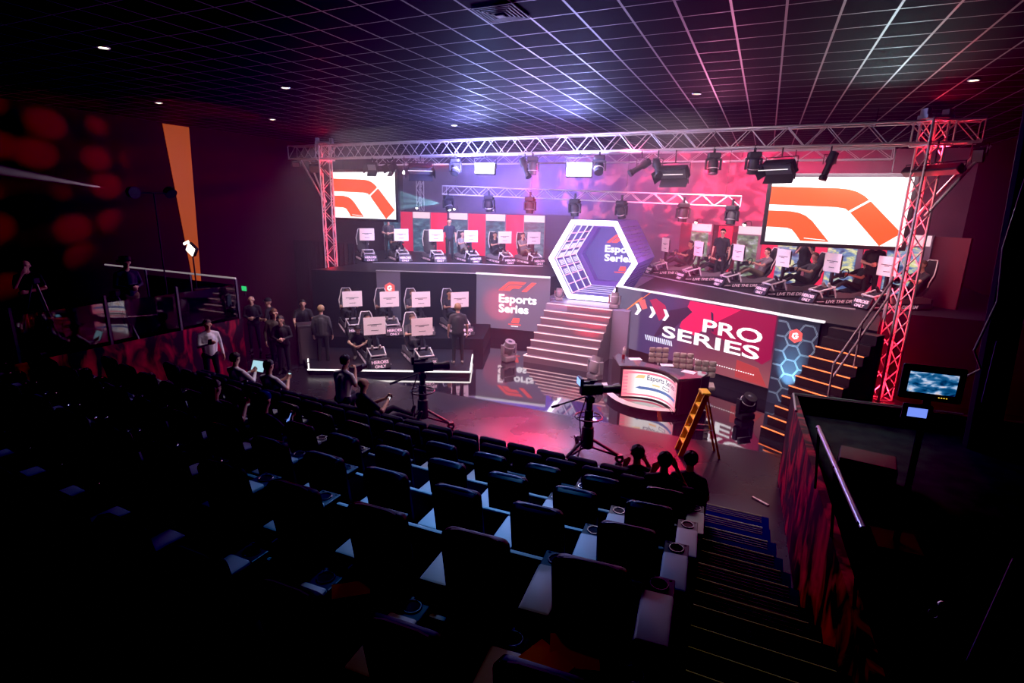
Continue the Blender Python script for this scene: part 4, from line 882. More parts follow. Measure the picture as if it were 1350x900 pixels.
# ------------------------------------------------------------------ presenters' desk
def arc(c, r, a0, a1, n): return [(c[0]+r*math.cos(R(lerp(a0, a1, i/n))), c[1]+r*math.sin(R(lerp(a0, a1, i/n)))) for i in range(n+1)]
def poly3(p0, p1, bulge, n=14):
    """points from p0 to p1 bowed sideways by bulge"""
    a, b = V(p0), V(p1); d = b-a; nn = V((-d.y, d.x)).normalized()
    return [tuple(a+d*t+nn*bulge*4*t*(1-t)) for t in [i/n for i in range(n+1)]]
dk = thing('presenters_desk', 'curved presenters desk with glass top and a pink LED screen front reading Esports Series', 'desk', (0, 0, 0))
step_o = poly3((-3.42, 13.35), (-.72, 12.5), -1.0); step_i = poly3((-3.2, 13.7), (-.7, 12.9), -.2)
part('base_step', MB().prism(step_o+step_i[::-1], .13), MATS['stage_floor'], dk)
q = MB()
so2 = poly3((-3.3, 13.42), (-.8, 12.6), -.86); vs = [(*p, z) for z in (.131,) for p in step_o]+[(*p, .135) for p in so2]; n = len(step_o)
q.add(vs, [(k, k+1, n+k+1, n+k) for k in range(n-1)]); part('step_edge', q, mat('step_edge_cream', (.62, .52, .5), .4), dk)
ff = poly3((-2.72, 12.5), (-1.36, 11.98), .42)       # concave screen line
q = MB(); vs = [(*p, .15) for p in ff]+[(*p, .84) for p in ff]; n = len(ff); q.add(vs, [(k, k+1, n+k+1, n+k) for k in range(n-1)])
def desk_mat():
    m = bpy.data.materials.new('desk_screen'); m.use_nodes = True; nt = m.node_tree; b = nt.nodes['Principled BSDF']; b.inputs['Base Color'].default_value = (.03, .03, .03, 1)
    tc = nt.nodes.new('ShaderNodeTexCoord'); sp = nt.nodes.new('ShaderNodeSeparateXYZ'); nt.links.new(tc.outputs['Generated'], sp.inputs[0])
    cr = nt.nodes.new('ShaderNodeValToRGB'); el = cr.color_ramp.elements
    el[0].color = (1, .25, .3, 1); el[1].color = (1, .3, .38, 1)
    for p, c in ((.14, (1, .45, .48, 1)), (.26, (1, .97, .97, 1)), (.78, (1, .95, .97, 1)), (.9, (1, .5, .6, 1))): el.new(p).color = c
    nt.links.new(sp.outputs['X'], cr.inputs['Fac']); nt.links.new(cr.outputs['Color'], b.inputs['Emission Color']); b.inputs['Emission Strength'].default_value = 1.05
    return m
sc_ = part('screen', q, desk_mat(), dk)
def on_curve(mb, pts_uv, off=.012):                  # flat shapes bent onto the screen: u along, v up 0..1
    def W(u, v):
        x = max(0, min(.9999, u))*(n-1); i = int(x); p = V(ff[i]).lerp(V(ff[i+1]), x-i); d = V(ff[i+1])-V(ff[i]); o = V((d.y, -d.x)).normalized()*off
        return (p.x+o.x, p.y+o.y, .15+.69*v)
    return mb.add([W(*p) for p in pts_uv], [tuple(range(len(pts_uv)))])
tq = MB()
vs, fs = text_data('Esports Series', 1, bold=.01); x0 = min(p[0] for p in vs); x1 = max(p[0] for p in vs)
for f in fs: on_curve(tq, [(.33+(vs[i][0]-x0)/(x1-x0)*.60, .66+vs[i][1]*.26) for i in f], .014)
part('lettering', tq, glow('lettering_navy', (.03, .07, .2), .6), dk)
tq = MB()
for j in range(12): on_curve(tq, [(.24+j*.06, .3-.0*j), (.3+j*.06, .3), (.3+j*.06, .4), (.24+j*.06, .4)])
on_curve(tq, [(.17, .35), (.24, .3), (.24, .42)]); on_curve(tq, [(.96, .3), (1., .27), (.98, .35), (1., .43), (.96, .4)])
part('ribbon', tq, glow('ribbon_blue', (.12, .24, .55), .7), dk)
barm = glow('bar_pink', (1, .2, .3), .95)
for z0, z1 in ((.86, .93), (.06, .12)):
    tq = MB()
    for j in range(14): on_curve(tq, [(j/14, z0), ((j+1)/14, z0), ((j+1)/14, z1), (j/14, z1)])
    part('pink_bar', tq, barm, dk)
for j in range(7):
    for u0, u1 in ((.0, .07), (.96, .995)): part('pink_notch', on_curve(MB(), [(u0, .1+j*.12), (u1, .1+j*.12), (u1, .16+j*.12), (u0, .16+j*.12)]), barm, dk)
tq = MB(); on_curve(tq, [(.62, .47), (.78, .47), (.78, .49), (.62, .49)]); on_curve(tq, [(.62, .56), (.78, .56), (.78, .58), (.62, .58)]); on_curve(tq, [(.62, .47), (.63, .47), (.63, .58), (.62, .58)]); on_curve(tq, [(.77, .47), (.78, .47), (.78, .58), (.77, .58)])
part('sponsor_box', tq, glow('lettering_navy', (.03, .07, .2), .6), dk)
tq = MB(); on_curve(tq, [(.42, .48), (.56, .48), (.56, .54), (.42, .54)]); on_curve(tq, [(.16, .7), (.28, .7), (.31, .82), (.2, .82)]); part('sponsor_mark', tq, glow('mark_peach', (1, .6, .3), .95), dk)
q = MB()
for z0, z1 in ((.84, .9), (.11, .15)):
    o_ = [(V(p)+V((-.03, -.05))) for p in ff]; vs = [(*p, z0) for p in o_]+[(*p, z1) for p in o_]; q.add(vs, [(k, k+1, n+k+1, n+k) for k in range(n-1)])
part('screen_rail', q, blackm, dk)
dside = mat('desk_side_dark', (.04, .03, .038), .45)
for (a, b) in (((-2.74, 12.42), (-3.16, 13.3)), ((-1.32, 11.96), (-.84, 12.72))): part('side_panel', MB().prism([a, b, (b[0]+.1, b[1]+.02), (a[0]+.06, a[1])], .78, Matrix.Translation((0, 0, .12))), dside, dk)
part('end_block', MB().prism([(-1.33, 11.92), (-.9, 12.42), (-.86, 12.9), (-1.25, 12.3)], .8, Matrix.Translation((0, 0, .1))), dside, dk)
top_o = [(-3.08, 13.1)]+poly3((-2.76, 12.36), (-1.34, 11.95), .4)+[(-.9, 12.3), (-.8, 12.7)]; top_b = poly3((-.84, 12.85), (-3.05, 13.45), .3)
part('glass_top', MB().prism(top_o+top_b, .035, Matrix.Translation((0, 0, .92))), mat('desk_glass', (.12, .12, .14), .06, spec=.9, coat=.5), dk)
part('back_panel', MB().prism(poly3((-.9, 12.8), (-2.95, 13.35), .25)+poly3((-2.9, 13.25), (-.95, 12.7), -.25), .7, Matrix.Translation((0, 0, .15))), blackm, dk)
for (x, y, a, lab) in ((-1.75, 12.95, 20, 'white paper sheet on the middle of the presenters desk'), (-1.2, 12.62, -15, 'white paper sheet on the right end of the presenters desk'), (-2.55, 13.12, 30, 'white papers on the left of the presenters desk')):
    solo('paper_sheet', MB().box((0, 0, .003), (.3, .21, .006)), mat('paper_white', (.75, .72, .74), .7), lab, 'paper', 'papers on the desk', (x, y, .956), R(a))
solo('red_cup', MB().lathe([(.001, 0), (.035, 0), (.045, .1), (.038, .1), (.032, .01)], (0, 0, 0), 14), mat('cup_red', (.3, .01, .02), .4), 'small dark red cup on the left end of the desk', 'cup', None, (-2.82, 12.98, .956), 0, True)
tan_l = mat('chair_tan_leather', (.4, .33, .3), .5)
def desk_chair(loc, rz, label):
    t = thing('desk_chair', label, 'chair', loc, rz, 'quilted chairs behind the desk')
    q = MB()
    for i in range(3):
        for j in range(3): q.bbox((.02, -.17+.17*i, .72+.14*j), (.07, .165, .135), .03)
    part('backrest', q, tan_l, t, True)
    q = MB()
    for i in range(3): q.bbox((.25, -.16+.16*i, .5), (.42, .155, .1), .03)
    part('seat', q, tan_l, t, True)
    part('post', MB().tube((.24, 0, .1), (.24, 0, .46), .03).tube((.03, 0, .5), (.0, 0, .72), .025), silver, t, True)
    part('foot_disc', MB().lathe([(.001, 0), (.24, 0), (.22, .03), (.03, .06), (.03, .1)], (.24, 0, 0), 20), silver, t, True)
    return t
ch0 = desk_chair((-2.16, 14.2, 0), R(-70), 'quilted tan chair behind the desk, left one')
for p, lab in (((-1.5, 13.95, 0), 'quilted tan chair behind the desk, middle one'), ((-.92, 13.45, 0), 'quilted tan chair behind the desk, right one')): dup(ch0, p, R(-80), lab)
solo('microphone_stand', MB().tube((0, 0, 0), (0, 0, .75), .035).lathe([(.03, .75), (.06, .82), (.045, .95), (.001, 1.0)], (0, 0, 0), 12), mat('stand_pale', (.5, .42, .45), .4), 'pale post standing behind the left end of the desk', 'post', None, (-3.05, 14.1, 0), 0, True)

# ------------------------------------------------------------------ right steps with orange strips and railing
rs = thing('side_steps', 'dark steps edged with glowing orange strips beside the hexagon column', 'stairs', (0, 0, 0))
s0 = V((.43, 11.93, 0)); sd = V((.56, .83, 0)).normalized(); sx = V((.83, -.56, 0)).normalized(); WS = 1.0; RN = .2; RS = .195
or_e = glow('orange_strip', (1, .2, .06), 1.5)
for k in range(11):
    a = s0+sd*RN*k; F = frame(a, sx, sd)
    part('step', MB().prism([(0, 0), (WS, 0), (WS, RN*(11.6-k)), (0, RN*(11.6-k))], RS, F @ Matrix.Translation((0, 0, RS*k))), mat('side_step_black', (.03, .02, .022), .5), rs)
    if k < 9: part('light_strip', MB().tube(a+V((0, 0, RS*(k+1)))-sd*.004, a+sx*WS+V((0, 0, RS*(k+1)))-sd*.004, .014, 6), or_e, rs)
rl = thing('stair_railing', 'pale metal railing up the right side of the orange lit steps', 'railing', (0, 0, 0))
rail_m = mat('railing_metal', (.6, .42, .42), .4, .3)
b0 = s0+sx*(WS-.06)+sd*RN*3; b1 = s0+sx*(WS-.06)+sd*RN*11.5
for hz, nm in ((.95, 'top_rail'), (.62, 'middle_rail')): part(nm, MB().tube(b0+V((0, 0, RS*4+hz)), b1+V((0, 0, RS*12+hz)), .024, 8), rail_m, rl, True)
for k in (3, 7, 11.5): b = s0+sx*(WS-.06)+sd*RN*k; part('post', MB().tube(b+V((0, 0, RS*(k+.9))), b+V((0, 0, RS*(k+.95)+.95)), .02, 8), rail_m, rl, True)

# ------------------------------------------------------------------ pedestal cameras on the floor
cam_m = mat('camera_black', (.02, .019, .022), .45)
def ped_camera(loc, rz, label, screen, hgt=1.0):
    t = thing('studio_camera', label, 'camera', loc, rz, 'pedestal cameras on the stage floor'); h = hgt
    part('pedestal_column', MB().lathe([(.1, .2), (.12, .25), (.11, .62*h), (.085, .64*h), (.08, .95*h), (.06, .97*h), (.06, 1.12*h)], (0, 0, 0), 16), cam_m, t, True)
    for k in range(3):
        a = R(90+120*k); c, s = math.cos(a), math.sin(a)
        part('leg', MB().tube((0, 0, .42), (.62*c, .62*s, .14), .03).tube((.62*c, .62*s, .13), (.1*c, .1*s, .22), .022), cam_m, t)
        part('castor', MB().torus((.62*c, .62*s, .08), .06, .028, 14, 8, Matrix.Rotation(a, 3, 'Z') @ Matrix.Rotation(R(90), 3, 'X')).box((.62*c, .62*s, .14), (.1, .1, .06)), cam_m, t)
    part('steering_ring', MB().torus((0, 0, .82*h), .25, .016, 28, 8).tube((-.25, 0, .82*h), (.25, 0, .82*h), .012).tube((0, -.25, .82*h), (0, .25, .82*h), .012), cam_m, t, True)
    part('pan_head', MB().bbox((0, 0, 1.16*h), (.16, .16, .12), .03).tube((0, -.12, 1.2*h), (0, .12, 1.2*h), .06), cam_m, t)
    b = part('camera_body', MB().bbox((.02, 0, 1.32*h+.04), (.42, .15, .2), .02).bbox((-.05, 0, 1.32*h+.17), (.26, .04, .05), .015), cam_m, t)
    part('handle_grip', MB().tube((-.02, 0, 1.32*h+.2), (.12, 0, 1.32*h+.2), .02), cam_m, b)
    part('lens_barrel', MB().lathe([(.06, 0), (.075, .05), (.07, .2), (.09, .24), (.1, .34), (.09, .34)], (.22, 0, 1.32*h+.03), 16, Matrix.Rotation(R(90), 3, 'Y')), cam_m, t, True)
    part('viewfinder', MB().bbox((-.2, .0, 1.32*h+.2), (.06, .24, .16), .012), cam_m, t)
    part('viewfinder_screen', MB().box((-.233, 0, 1.32*h+.2), (.006, .2, .12)), screen, t)
    part('pan_bar', MB().tube((-.06, .1, 1.18*h), (-.5, .26, .98*h), .016).tube((-.5, .26, .98*h), (-.64, .31, .92*h), .026), cam_m, t)
    part('cable', MB().path([(-.1, -.1, 1.25*h), (-.25, -.22, .9*h), (-.2, -.26, .4), (-.3, -.3, .02), (-.9, -.45, .02)], .012, 6), cam_m, t)
    return t
cam1 = ped_camera((-2.56, 9.2, 0), R(35), 'broadcast camera on a pedestal in front of the presenters desk', glow('viewfinder_blue', (.3, .5, 1), 1.2), 1.0)
cam2 = ped_camera((-6.1, 9.0, 0), R(42), 'broadcast camera on a pedestal in front of the low racing platform', mat('viewfinder_off', (.35, .33, .33), .4), .98)
# ------------------------------------------------------------------ yellow step ladder
ld = thing('step_ladder', 'yellow folding step ladder standing at the front right of the stage floor', 'ladder', (-.66, 10.35, 0), R(20))
yel = mat('ladder_yellow', (.75, .42, .03), .5)
for s in (-1, 1):
    part('front_rail', MB().box((-.18, s*.15, .63), (.1, .03, 1.32), Matrix.Rotation(R(16), 3, 'Y')), yel, ld); part('rear_rail', MB().tube((.36, s*.17, 0), (.02, s*.12, 1.22), .022, 6), yel, ld)
for k in range(4): f_ = .2+.2*k; part('tread', MB().box((-.36+.36*f_, 0, 1.25*f_), (.1, .28, .03)), yel, ld)
part('top_cap', MB().bbox((.0, 0, 1.27), (.16, .3, .05), .015), yel, ld); part('spreader', MB().tube((-.2, .14, .55), (.2, .14, .55), .01).tube((-.2, -.14, .55), (.2, -.14, .55), .01), silver, ld)
# podium speaker beside the crew
pd = thing('loudspeaker', 'tall dark speaker cabinet among the crew by the left tower', 'speaker', (-11.75, 11.5, 0), R(-40))
part('cabinet', MB().bbox((0, 0, .58), (.5, .6, 1.16), .03), mat('speaker_cab', (.05, .035, .045), .5), pd); part('grille', MB().box((.255, 0, .6), (.012, .46, .92)), mat('speaker_grille', (.09, .06, .075), .6), pd)

# ------------------------------------------------------------------ left balcony: glass balustrade, stands, red lamp
gl = bpy.data.materials.new('balcony_glass'); gl.use_nodes = True; _n = gl.node_tree; _b = _n.nodes['Principled BSDF']
_tr = _n.nodes.new('ShaderNodeBsdfTransparent'); _tr.inputs[0].default_value = (.75, .72, .78, 1); _gs = _n.nodes.new('ShaderNodeBsdfGlossy'); _gs.inputs['Roughness'].default_value = .02; _mx = _n.nodes.new('ShaderNodeMixShader'); _fr = _n.nodes.new('ShaderNodeFresnel'); _fr.inputs[0].default_value = 1.9
_n.links.new(_fr.outputs[0], _mx.inputs[0]); _n.links.new(_tr.outputs[0], _mx.inputs[1]); _n.links.new(_gs.outputs[0], _mx.inputs[2]); _n.links.new(_mx.outputs[0], _n.nodes['Material Output'].inputs[0])
bl = thing('glass_balustrade', 'glass balustrade with dark posts and a bright handrail on the left balcony', 'balustrade', (0, 0, 1.55))
post_m = mat('post_dark_metal', (.16, .15, .2), .35, .7)
for (x, y) in ((-12.33, 9.75), (-12.33, 8.15), (-12.33, 6.6), (-12.33, 5.0), (-14.1, 9.75), (-16., 9.75)): part('post', MB().box((x, y, .52), (.05, .05, 1.04)), post_m, bl)
for (a, b) in (((-12.33, 9.7), (-12.33, 8.2)), ((-12.33, 8.1), (-12.33, 6.65)), ((-12.33, 6.55), (-12.33, 5.05))): part('glass_pane', MB().box((a[0], (a[1]+b[1])/2, .48), (.016, a[1]-b[1], .82)), gl, bl)
for (a, b) in (((-12.38, 9.75), (-14.05, 9.75)), ((-14.15, 9.75), (-15.95, 9.75))): part('glass_pane', MB().box(((a[0]+b[0])/2, 9.75, .48), (a[0]-b[0], .016, .82)), gl, bl)
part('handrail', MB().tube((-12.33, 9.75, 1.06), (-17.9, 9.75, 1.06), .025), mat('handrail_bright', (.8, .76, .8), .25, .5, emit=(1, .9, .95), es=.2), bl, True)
def lamp_stand(loc, h, label, head):
    t = thing('lamp_stand', label, 'lamp', loc, 0)
    part('pole', MB().tube((0, 0, .1), (0, 0, h), .018), blackm, t)
    for k in range(3): a = R(20+120*k); part('leg', MB().tube((0, 0, .5), (.4*math.cos(a), .4*math.sin(a), .01), .014), blackm, t)
    head(t, h); return t
floodw = glow('flood_white', (1, .98, .85), 3.)
def spot_heads(t, h):
    for s, d in ((-.45, -20), (.42, 15)):
        hd = part('lamp_head', MB().lathe([(.05, -.16), (.12, -.12), (.14, .02), (.13, .02)], (0, s, h), 14, Matrix.Rotation(R(115+d), 3, 'Y')), blackm, t, True)
        part('lens', MB().lathe([(.001, .0), (.12, .004), (.001, .02)], (0, s, h), 14, Matrix.Rotation(R(115+d), 3, 'Y')), floodw, hd)
    part('cross_bar', MB().tube((0, -.5, h), (0, .5, h), .018), blackm, t)
lamp_stand((-13.3, 8.55, 1.55), 3.15, 'tall lamp stand with two small white spotlights on the left balcony', spot_heads)
def flood_head(t, h):
    hd = part('lamp_head', MB().bbox((0, 0, h), (.3, .12, .26), .02, Matrix.Rotation(R(35), 3, 'Y')), blackm, t)
    part('lens', MB().box((.04, -.075, h), (.26, .02, .22), Matrix.Rotation(R(35), 3, 'Y')), floodw, hd)
    part('lens', MB().box((-.1, -.07, h+.17), (.22, .02, .06), Matrix.Rotation(R(-20), 3, 'Y')), floodw, hd)
lamp_stand((-13.6, 9.55, 1.55), 1.75, 'low square floodlight glowing white in front of the painted orange uplight wedge', flood_head)
sp_ = thing('loudspeaker', 'black speaker standing behind the glass of the left balcony', 'speaker', (-12.9, 9.25, 1.55), R(-20)); part('cabinet', MB().bbox((0, 0, .4), (.4, .42, .8), .03), blackm, sp_); part('grille', MB().box((.205, 0, .42), (.01, .34, .66)), mat('speaker_grille', (.09, .06, .075), .6), sp_)
t = thing('exit_sign', 'small green lit sign near the left balcony corner', 'sign', (-12.42, 10.05, 1.9)); part('lamp_face', MB().box((0, 0, .4), (.16, .02, .12)), glow('sign_green', (.05, .8, .25), .7), t); part('bracket', MB().box((0, .02, .3), (.03, .02, .2)), blackm, t)
def tripod(loc, h, label):
    t = thing('tripod', label, 'tripod', loc, R(15))
    for k in range(3):
        a = R(120*k); part('leg', MB().tube((.04*math.cos(a), .04*math.sin(a), h), (.42*math.cos(a), .42*math.sin(a), .02), .022, 8), mat('tripod_metal', (.22, .22, .3), .3, .6), t, True)
    part('head', MB().bbox((0, 0, h+.05), (.14, .14, .12), .02), blackm, t); part('pan_handle', MB().tube((0, 0, h+.05), (-.35, .1, h-.1), .014), blackm, t)
tripod((-13.0, 5.75, 1.55), 1.35, 'dark camera tripod at the near end of the left balcony'); tripod((-12.65, 7.0, 1.55), .95, 'small tripod in front of the man in the hat')
# ------------------------------------------------------------------ cinema seats
leather = mat('black_leather', (.004, .0042, .006), .45, spec=.22, bump=(60, .08)); velour = mat('dark_blue_velour', (.007, .009, .022), .6, spec=.25, sheen=.3)
pad_m = mat('armrest_pad_leather', (.5, .56, .64), .5, bump=(45, .25)); cup_m = mat('cup_plate', (.16, .17, .2), .4, .3); ring_m = mat('cup_ring_chrome', (.6, .62, .68), .25, .9)
def seat_back(mb, w, z0, z1, t, y_top, y_bot, b):
    h = math.hypot(z1-z0, y_top-y_bot); a = math.atan2(z1-z0, y_top-y_bot)
    rot = Matrix.Rotation(a, 3, 'X'); return mb.bbox((0, (y_top+y_bot)/2, (z0+z1)/2), (w, h, t), b, rot, 4)
def armrest(t, x, wide=.22):
    a = part('armrest', MB().bbox((x, .42, .27), (wide-.03, .8, .5), .02), leather, t)
    part('armrest_pad', MB().bbox((x, .36, .535), (wide, .5, .055), .022, None, 2), pad_m, a, True)
    q = MB().bbox((x, .71, .53), (wide-.005, .2, .02), .008); q.cur = 1
    for sx in (-.075, .075): q.lathe([(.001, 0), (.013, 0), (.001, .004)], (x+sx, .785, .54), 10)
    c = part('cup_holder', q, [cup_m, blackm], a)
    return a, c, x
def vip(extra):
    t = thing('recliner_seat', '-', 'cinema seat', (0, 0, -50)); 
    bk_ = part('backrest', seat_back(MB(), .48, .3, 1.1, .15, 0, .14, .1), leather, t, True)
    part('top_piping', MB().path([(-.2, .0, 1.08), (-.1, .0, 1.102), (.1, .0, 1.102), (.2, .0, 1.08)], .014, 6), mat('piping_leather', (.22, .2, .26), .32, spec=.6), bk_, True)
    part('seat_cushion', MB().bbox((0, .44, .42), (.5, .58, .17), .06), mat('cushion_black', (.004, .004, .006), .9, spec=.05), t, True)
    part('front_rail', MB().bbox((0, .75, .47), (.54, .05, .05), .02), pad_m, t, True)
    part('seat_base', MB().box((0, .4, .17), (.5, .5, .34)), black, t)
    for x in ((-.375, .375) if extra else (-.375,)):
        a, c, x = armrest(t, x)
        part('cup_ring', MB().torus((x, .71, .545), .062, .008, 20, 6), ring_m, a, True); part('cup_well', MB().lathe([(.001, 0), (.058, 0), (.058, .003), (.001, .003)], (x, .71, .54), 16), blackm, a)
    return t
def narrow():
    t = thing('stalls_seat', '-', 'cinema seat', (0, 0, -50))
    part('backrest', seat_back(MB(), .47, .3, .85, .13, 0, .08, .11), velour, t, True)
    part('seat_cushion', MB().bbox((0, .28, .4), (.44, .42, .12), .05), velour, t, True)
    for s in (-1, 1): part('armrest', MB().bbox((s*.245, .25, .52), (.05, .36, .05), .015).box((s*.245, .2, .25), (.03, .2, .5)), blackm, t)
    part('seat_base', MB().box((0, .2, .17), (.06, .3, .34)), blackm, t)
    return t
pv, pvx, pn = vip(False), vip(True), narrow()
RN_ = {'F': 'front row', 'E': 'second row', 'D': 'first wide row', 'C': 'second wide row', 'B': 'third wide row', 'A': 'fourth wide row', 'Z': 'rearmost row'}
used = set()
for q in ROWS:
    for i in range(q['n']):
        s = -i*q['w']; x, y = row_pt(q['x0'], q['y0'], s, q['th'], q['cur']); a = row_ang(s, q['th'], q['cur'])
        src = pn if q['k'] in 'FE' else (pvx if i == 0 else pv)
        pos = 'beside the stair aisle' if i == 0 else '%s from the stair aisle' % ORD[i]
        lab = ('%s, %s of the %s' % ('dark blue narrow seat' if q['k'] in 'FE' else 'black leather recliner', pos, RN_[q['k']]))
        grp = 'narrow seats in the two front rows' if q['k'] in 'FE' else 'black leather recliner seats'
        if src.name not in used:
            used.add(src.name); src.location = (x, y, q['zf']); src.rotation_euler = (0, 0, a); src['label'] = lab; src['group'] = grp
        else: dup(src, (x, y, q['zf']), a, lab, grp)
brown = mat('brown_paper', (.62, .33, .1), .8, spec=.1)
for (x, y, z, a, sx, sy, tl, lab) in ((-.74, 2.66, 1.985, 20, .3, .22, 12, 'brown paper sheet, farthest of the pile on the nearest aisle seat'), (-.87, 2.52, 1.975, -25, .28, .2, 5, 'brown paper sheet, middle of the pile on the nearest aisle seat'), (-.78, 2.40, 1.965, 8, .3, .2, -6, 'brown paper sheet, nearest of the pile on the nearest aisle seat'),
                                     (-2.32, 2.5, 1.98, 40, .26, .1, 35, 'torn brown paper standing on the second nearest row seat'), (-3.8, 2.55, 2.0, 0, .13, .2, 60, 'brown paper card upright in the dark seats at lower left')):
    solo('paper_sheet', MB().box((0, 0, 0), (sx, sy, .004), Matrix.Rotation(R(tl), 3, 'X')), brown, lab, 'paper', 'brown papers left on the seats', (x, y, z), R(a))
# ------------------------------------------------------------------ ceiling fittings
dl_e = glow('downlight_warm', (1, .85, .6), 9.)
for i, (x, y, lab) in enumerate(((-10.13, 6.01, 'small round ceiling downlight, the one nearest the left edge'), (-14.45, 9.72, 'small round ceiling downlight above the painted orange uplight wedge'), (-9.71, 9.37, 'small round ceiling downlight left of the ceiling grid'), (-13.8, 12.72, 'small round ceiling downlight above the left end of the front truss'), (-9.04, 15.31, 'small round ceiling downlight just above the front truss'), (-1.63, 12.64, 'small dim ceiling downlight right of centre between grid lines'), (3.05, 12.89, 'small round ceiling downlight above the right tower'))):
    t = thing('ceiling_downlight', lab, 'ceiling light', (x, y, CZ), 0, 'downlights in the ceiling'); part('rim', MB().torus((0, 0, -.01), .085, .015, 20, 6), silver, t, True); part('lamp_face', MB().lathe([(.001, -.012), (.075, -.01), (.001, -.004)], (0, 0, 0), 16), dl_e if i != 5 else glow('downlight_dim', (1, .8, .55), 2.5), t)
vt = thing('air_vent', 'square black air vent set in the ceiling grid', 'vent', (-3.34, 6.82, CZ))
for k in range(5): r = .28-.045*k; part('louvre', MB().ring([(-r, -r), (r, -r), (r, r), (-r, r)], [(-r+.02, -r+.02), (r-.02, -r+.02), (r-.02, r-.02), (-r+.02, r-.02)], .012, Matrix.Translation((0, 0, -.02-.004*k))), mat('vent_grey', (.16, .15, .17), .5), vt)
part('centre_plate', MB().box((0, 0, -.05), (.1, .1, .01)), mat('vent_plate', (.5, .5, .55), .5), vt)
# ------------------------------------------------------------------ right balcony equipment
mon = thing('monitor', 'large production monitor showing a blue arena view on the right balcony', 'monitor', (1.62, 6.1, 1.3), R(2))
part('housing', MB().bbox((0, .03, 1.75), (.5, .05, .34), .015), blackm, mon); part('screen', MB().box((0, 0, 1.755), (.38, .008, .2)), picture_mat('monitor_picture', ((.0, .01, .04), (.01, .07, .18), (.03, .16, .34), (.5, .6, .8), (.9, .55, .4)), 9., .9, 4.), mon)
q = MB()
for k in range(4): q.box((.07+.02*k, -.004, 1.625), (.009, .006, .008))
part('button_lights', q, glow('button_amber', (1, .7, .1), .9), mon); part('stand_post', MB().tube((0, .05, 0), (0, .05, 1.75), .03).box((0, .05, .02), (.4, .4, .04)), blackm, mon)
mon2 = thing('monitor', 'small blue monitor mounted under the large production monitor', 'monitor', (1.53, 6.02, 2.62), R(2))
part('housing', MB().bbox((0, .02, .15), (.24, .04, .16), .01), blackm, mon2); part('screen', MB().box((0, -.002, .155), (.155, .006, .09)), glow('screen_cornflower', (.22, .33, .95), .85), mon2); part('arm', MB().tube((0, .03, .15), (.08, .12, .1), .015), blackm, mon2)
cs = thing('equipment_case', 'dark equipment case on the right balcony floor', 'case', (1.52, 7.55, 1.3), R(-8)); part('case_body', MB().bbox((0, 0, .16), (.62, .46, .32), .03), mat('case_dark', (.015, .014, .018), .5), cs); part('lid_rim', MB().bbox((0, 0, .33), (.6, .44, .03), .01), mat('case_rim', (.03, .028, .035), .5), cs); part('handle', MB().path([(-.1, -.24, .2), (-.1, -.27, .2), (.1, -.27, .2), (.1, -.24, .2)], .01, 6), silver, cs)
hr_ = thing('balcony_handrail', 'purplish steel handrail above the edge of the right balcony', 'handrail', (0, 0, 0)); hrm = mat('handrail_steel', (.45, .42, .6), .32, .7)
part('rail', MB().tube((.8, 6.5, 2.3), (.945, 4.4, 2.3), .024, 10), hrm, hr_, True)
for f_ in (.03, .5, .97): x, y = lerp(.8, .945, f_), lerp(6.5, 4.4, f_); part('bracket', MB().tube((x, y, 2.28), (x+.06, y, 1.6), .013, 8).lathe([(.03, 0), (.03, .03)], (x, y, 2.285), 10), blackm, hr_)
sp2 = thing('rope_post', 'short rope barrier post with a chrome ball top', 'post', (1.28, 3.72, 1.3)); part('pole', MB().tube((0, 0, 0), (0, 0, .92), .022).lathe([(.15, 0), (.15, .02), (.02, .05)], (0, 0, 0), 18), blackm, sp2); part('ball_top', MB().sph((0, 0, .96), .03, 12), ring_m, sp2, True); part('rope_ring', MB().torus((-.04, -.02, .9), .025, .006, 14, 6, Matrix.Rotation(R(60), 3, 'X')), ring_m, sp2)
cc = thing('cable_column', 'dark column wrapped in black cloth with hanging cables at the right side', 'column', (3.25, 9.55, 1.3)); part('column', MB().tube((0, 0, 0), (-.25, 0, 5.6), .2, 12), black, cc)
part('cable', MB().path([(-.2, -.1, 5.4), (-.26, -.16, 4.), (-.34, -.2, 2.9), (-.28, -.25, 2.2), (-.42, -.3, 1.5), (-.3, -.3, 1.25), (-.46, -.3, 1.1)], .014, 6), mat('cable_grey', (.3, .28, .34), .4), cc); part('lit_sleeve', MB().bbox((-.1, -.21, 1.2), (.16, .02, .9), .008), mat('sleeve_violet', (.12, .1, .3), .6), cc)
solo('support_rod', MB().tube((0, 0, 0), (.37, .66, .59), .008), hrm, 'thin steel rod leaning at the lower right of the balcony', 'rod', None, (1.8, 4.58, 1.305))
# ------------------------------------------------------------------ people
bk_t = shirts[0]
def P_(label, loc, face, J, top, bot, shoe=0, **kw): return person(label, loc, R(face), J, shirts[top], trous[bot], shoes[shoe], **kw)
P_('man in black tee with a lanyard standing behind the speaker cabinet', (-12.35, 11.95, 0), -40, stand('table', .25), 0, 0, hair='dark', group=None)
P_('man in dark clothes seen from behind beside the red tower foot', (-11.1, 11.4, 0), 120, stand('down'), 4, 0, short=False, hair='fair')
P_('bald man in black standing at the back left of the crew', (-14.0, 11.55, 0), -50, stand('front'), 0, 0, short=False, style='bald')
P_('man in a dark cap among the crew looking left', (-13.2, 11.5, 0), 200, stand('front'), 0, 0, style='cap', hair='black')
P_('long haired person in a dark jacket with one arm hanging', (-11.8, 10.4, 0), -30, stand('down'), 5, 0, short=False, style='long', hair='brown')
P_('dark haired man in black in front of the crew', (-11.45, 10.3, 0), -50, stand('front', .15, .93), 0, 0, short=False)
P_('man in white shirt and dark vest checking a phone by the left balcony', (-11.55, 8.25, .12), -20, stand('phone'), 3, 0, short=False)
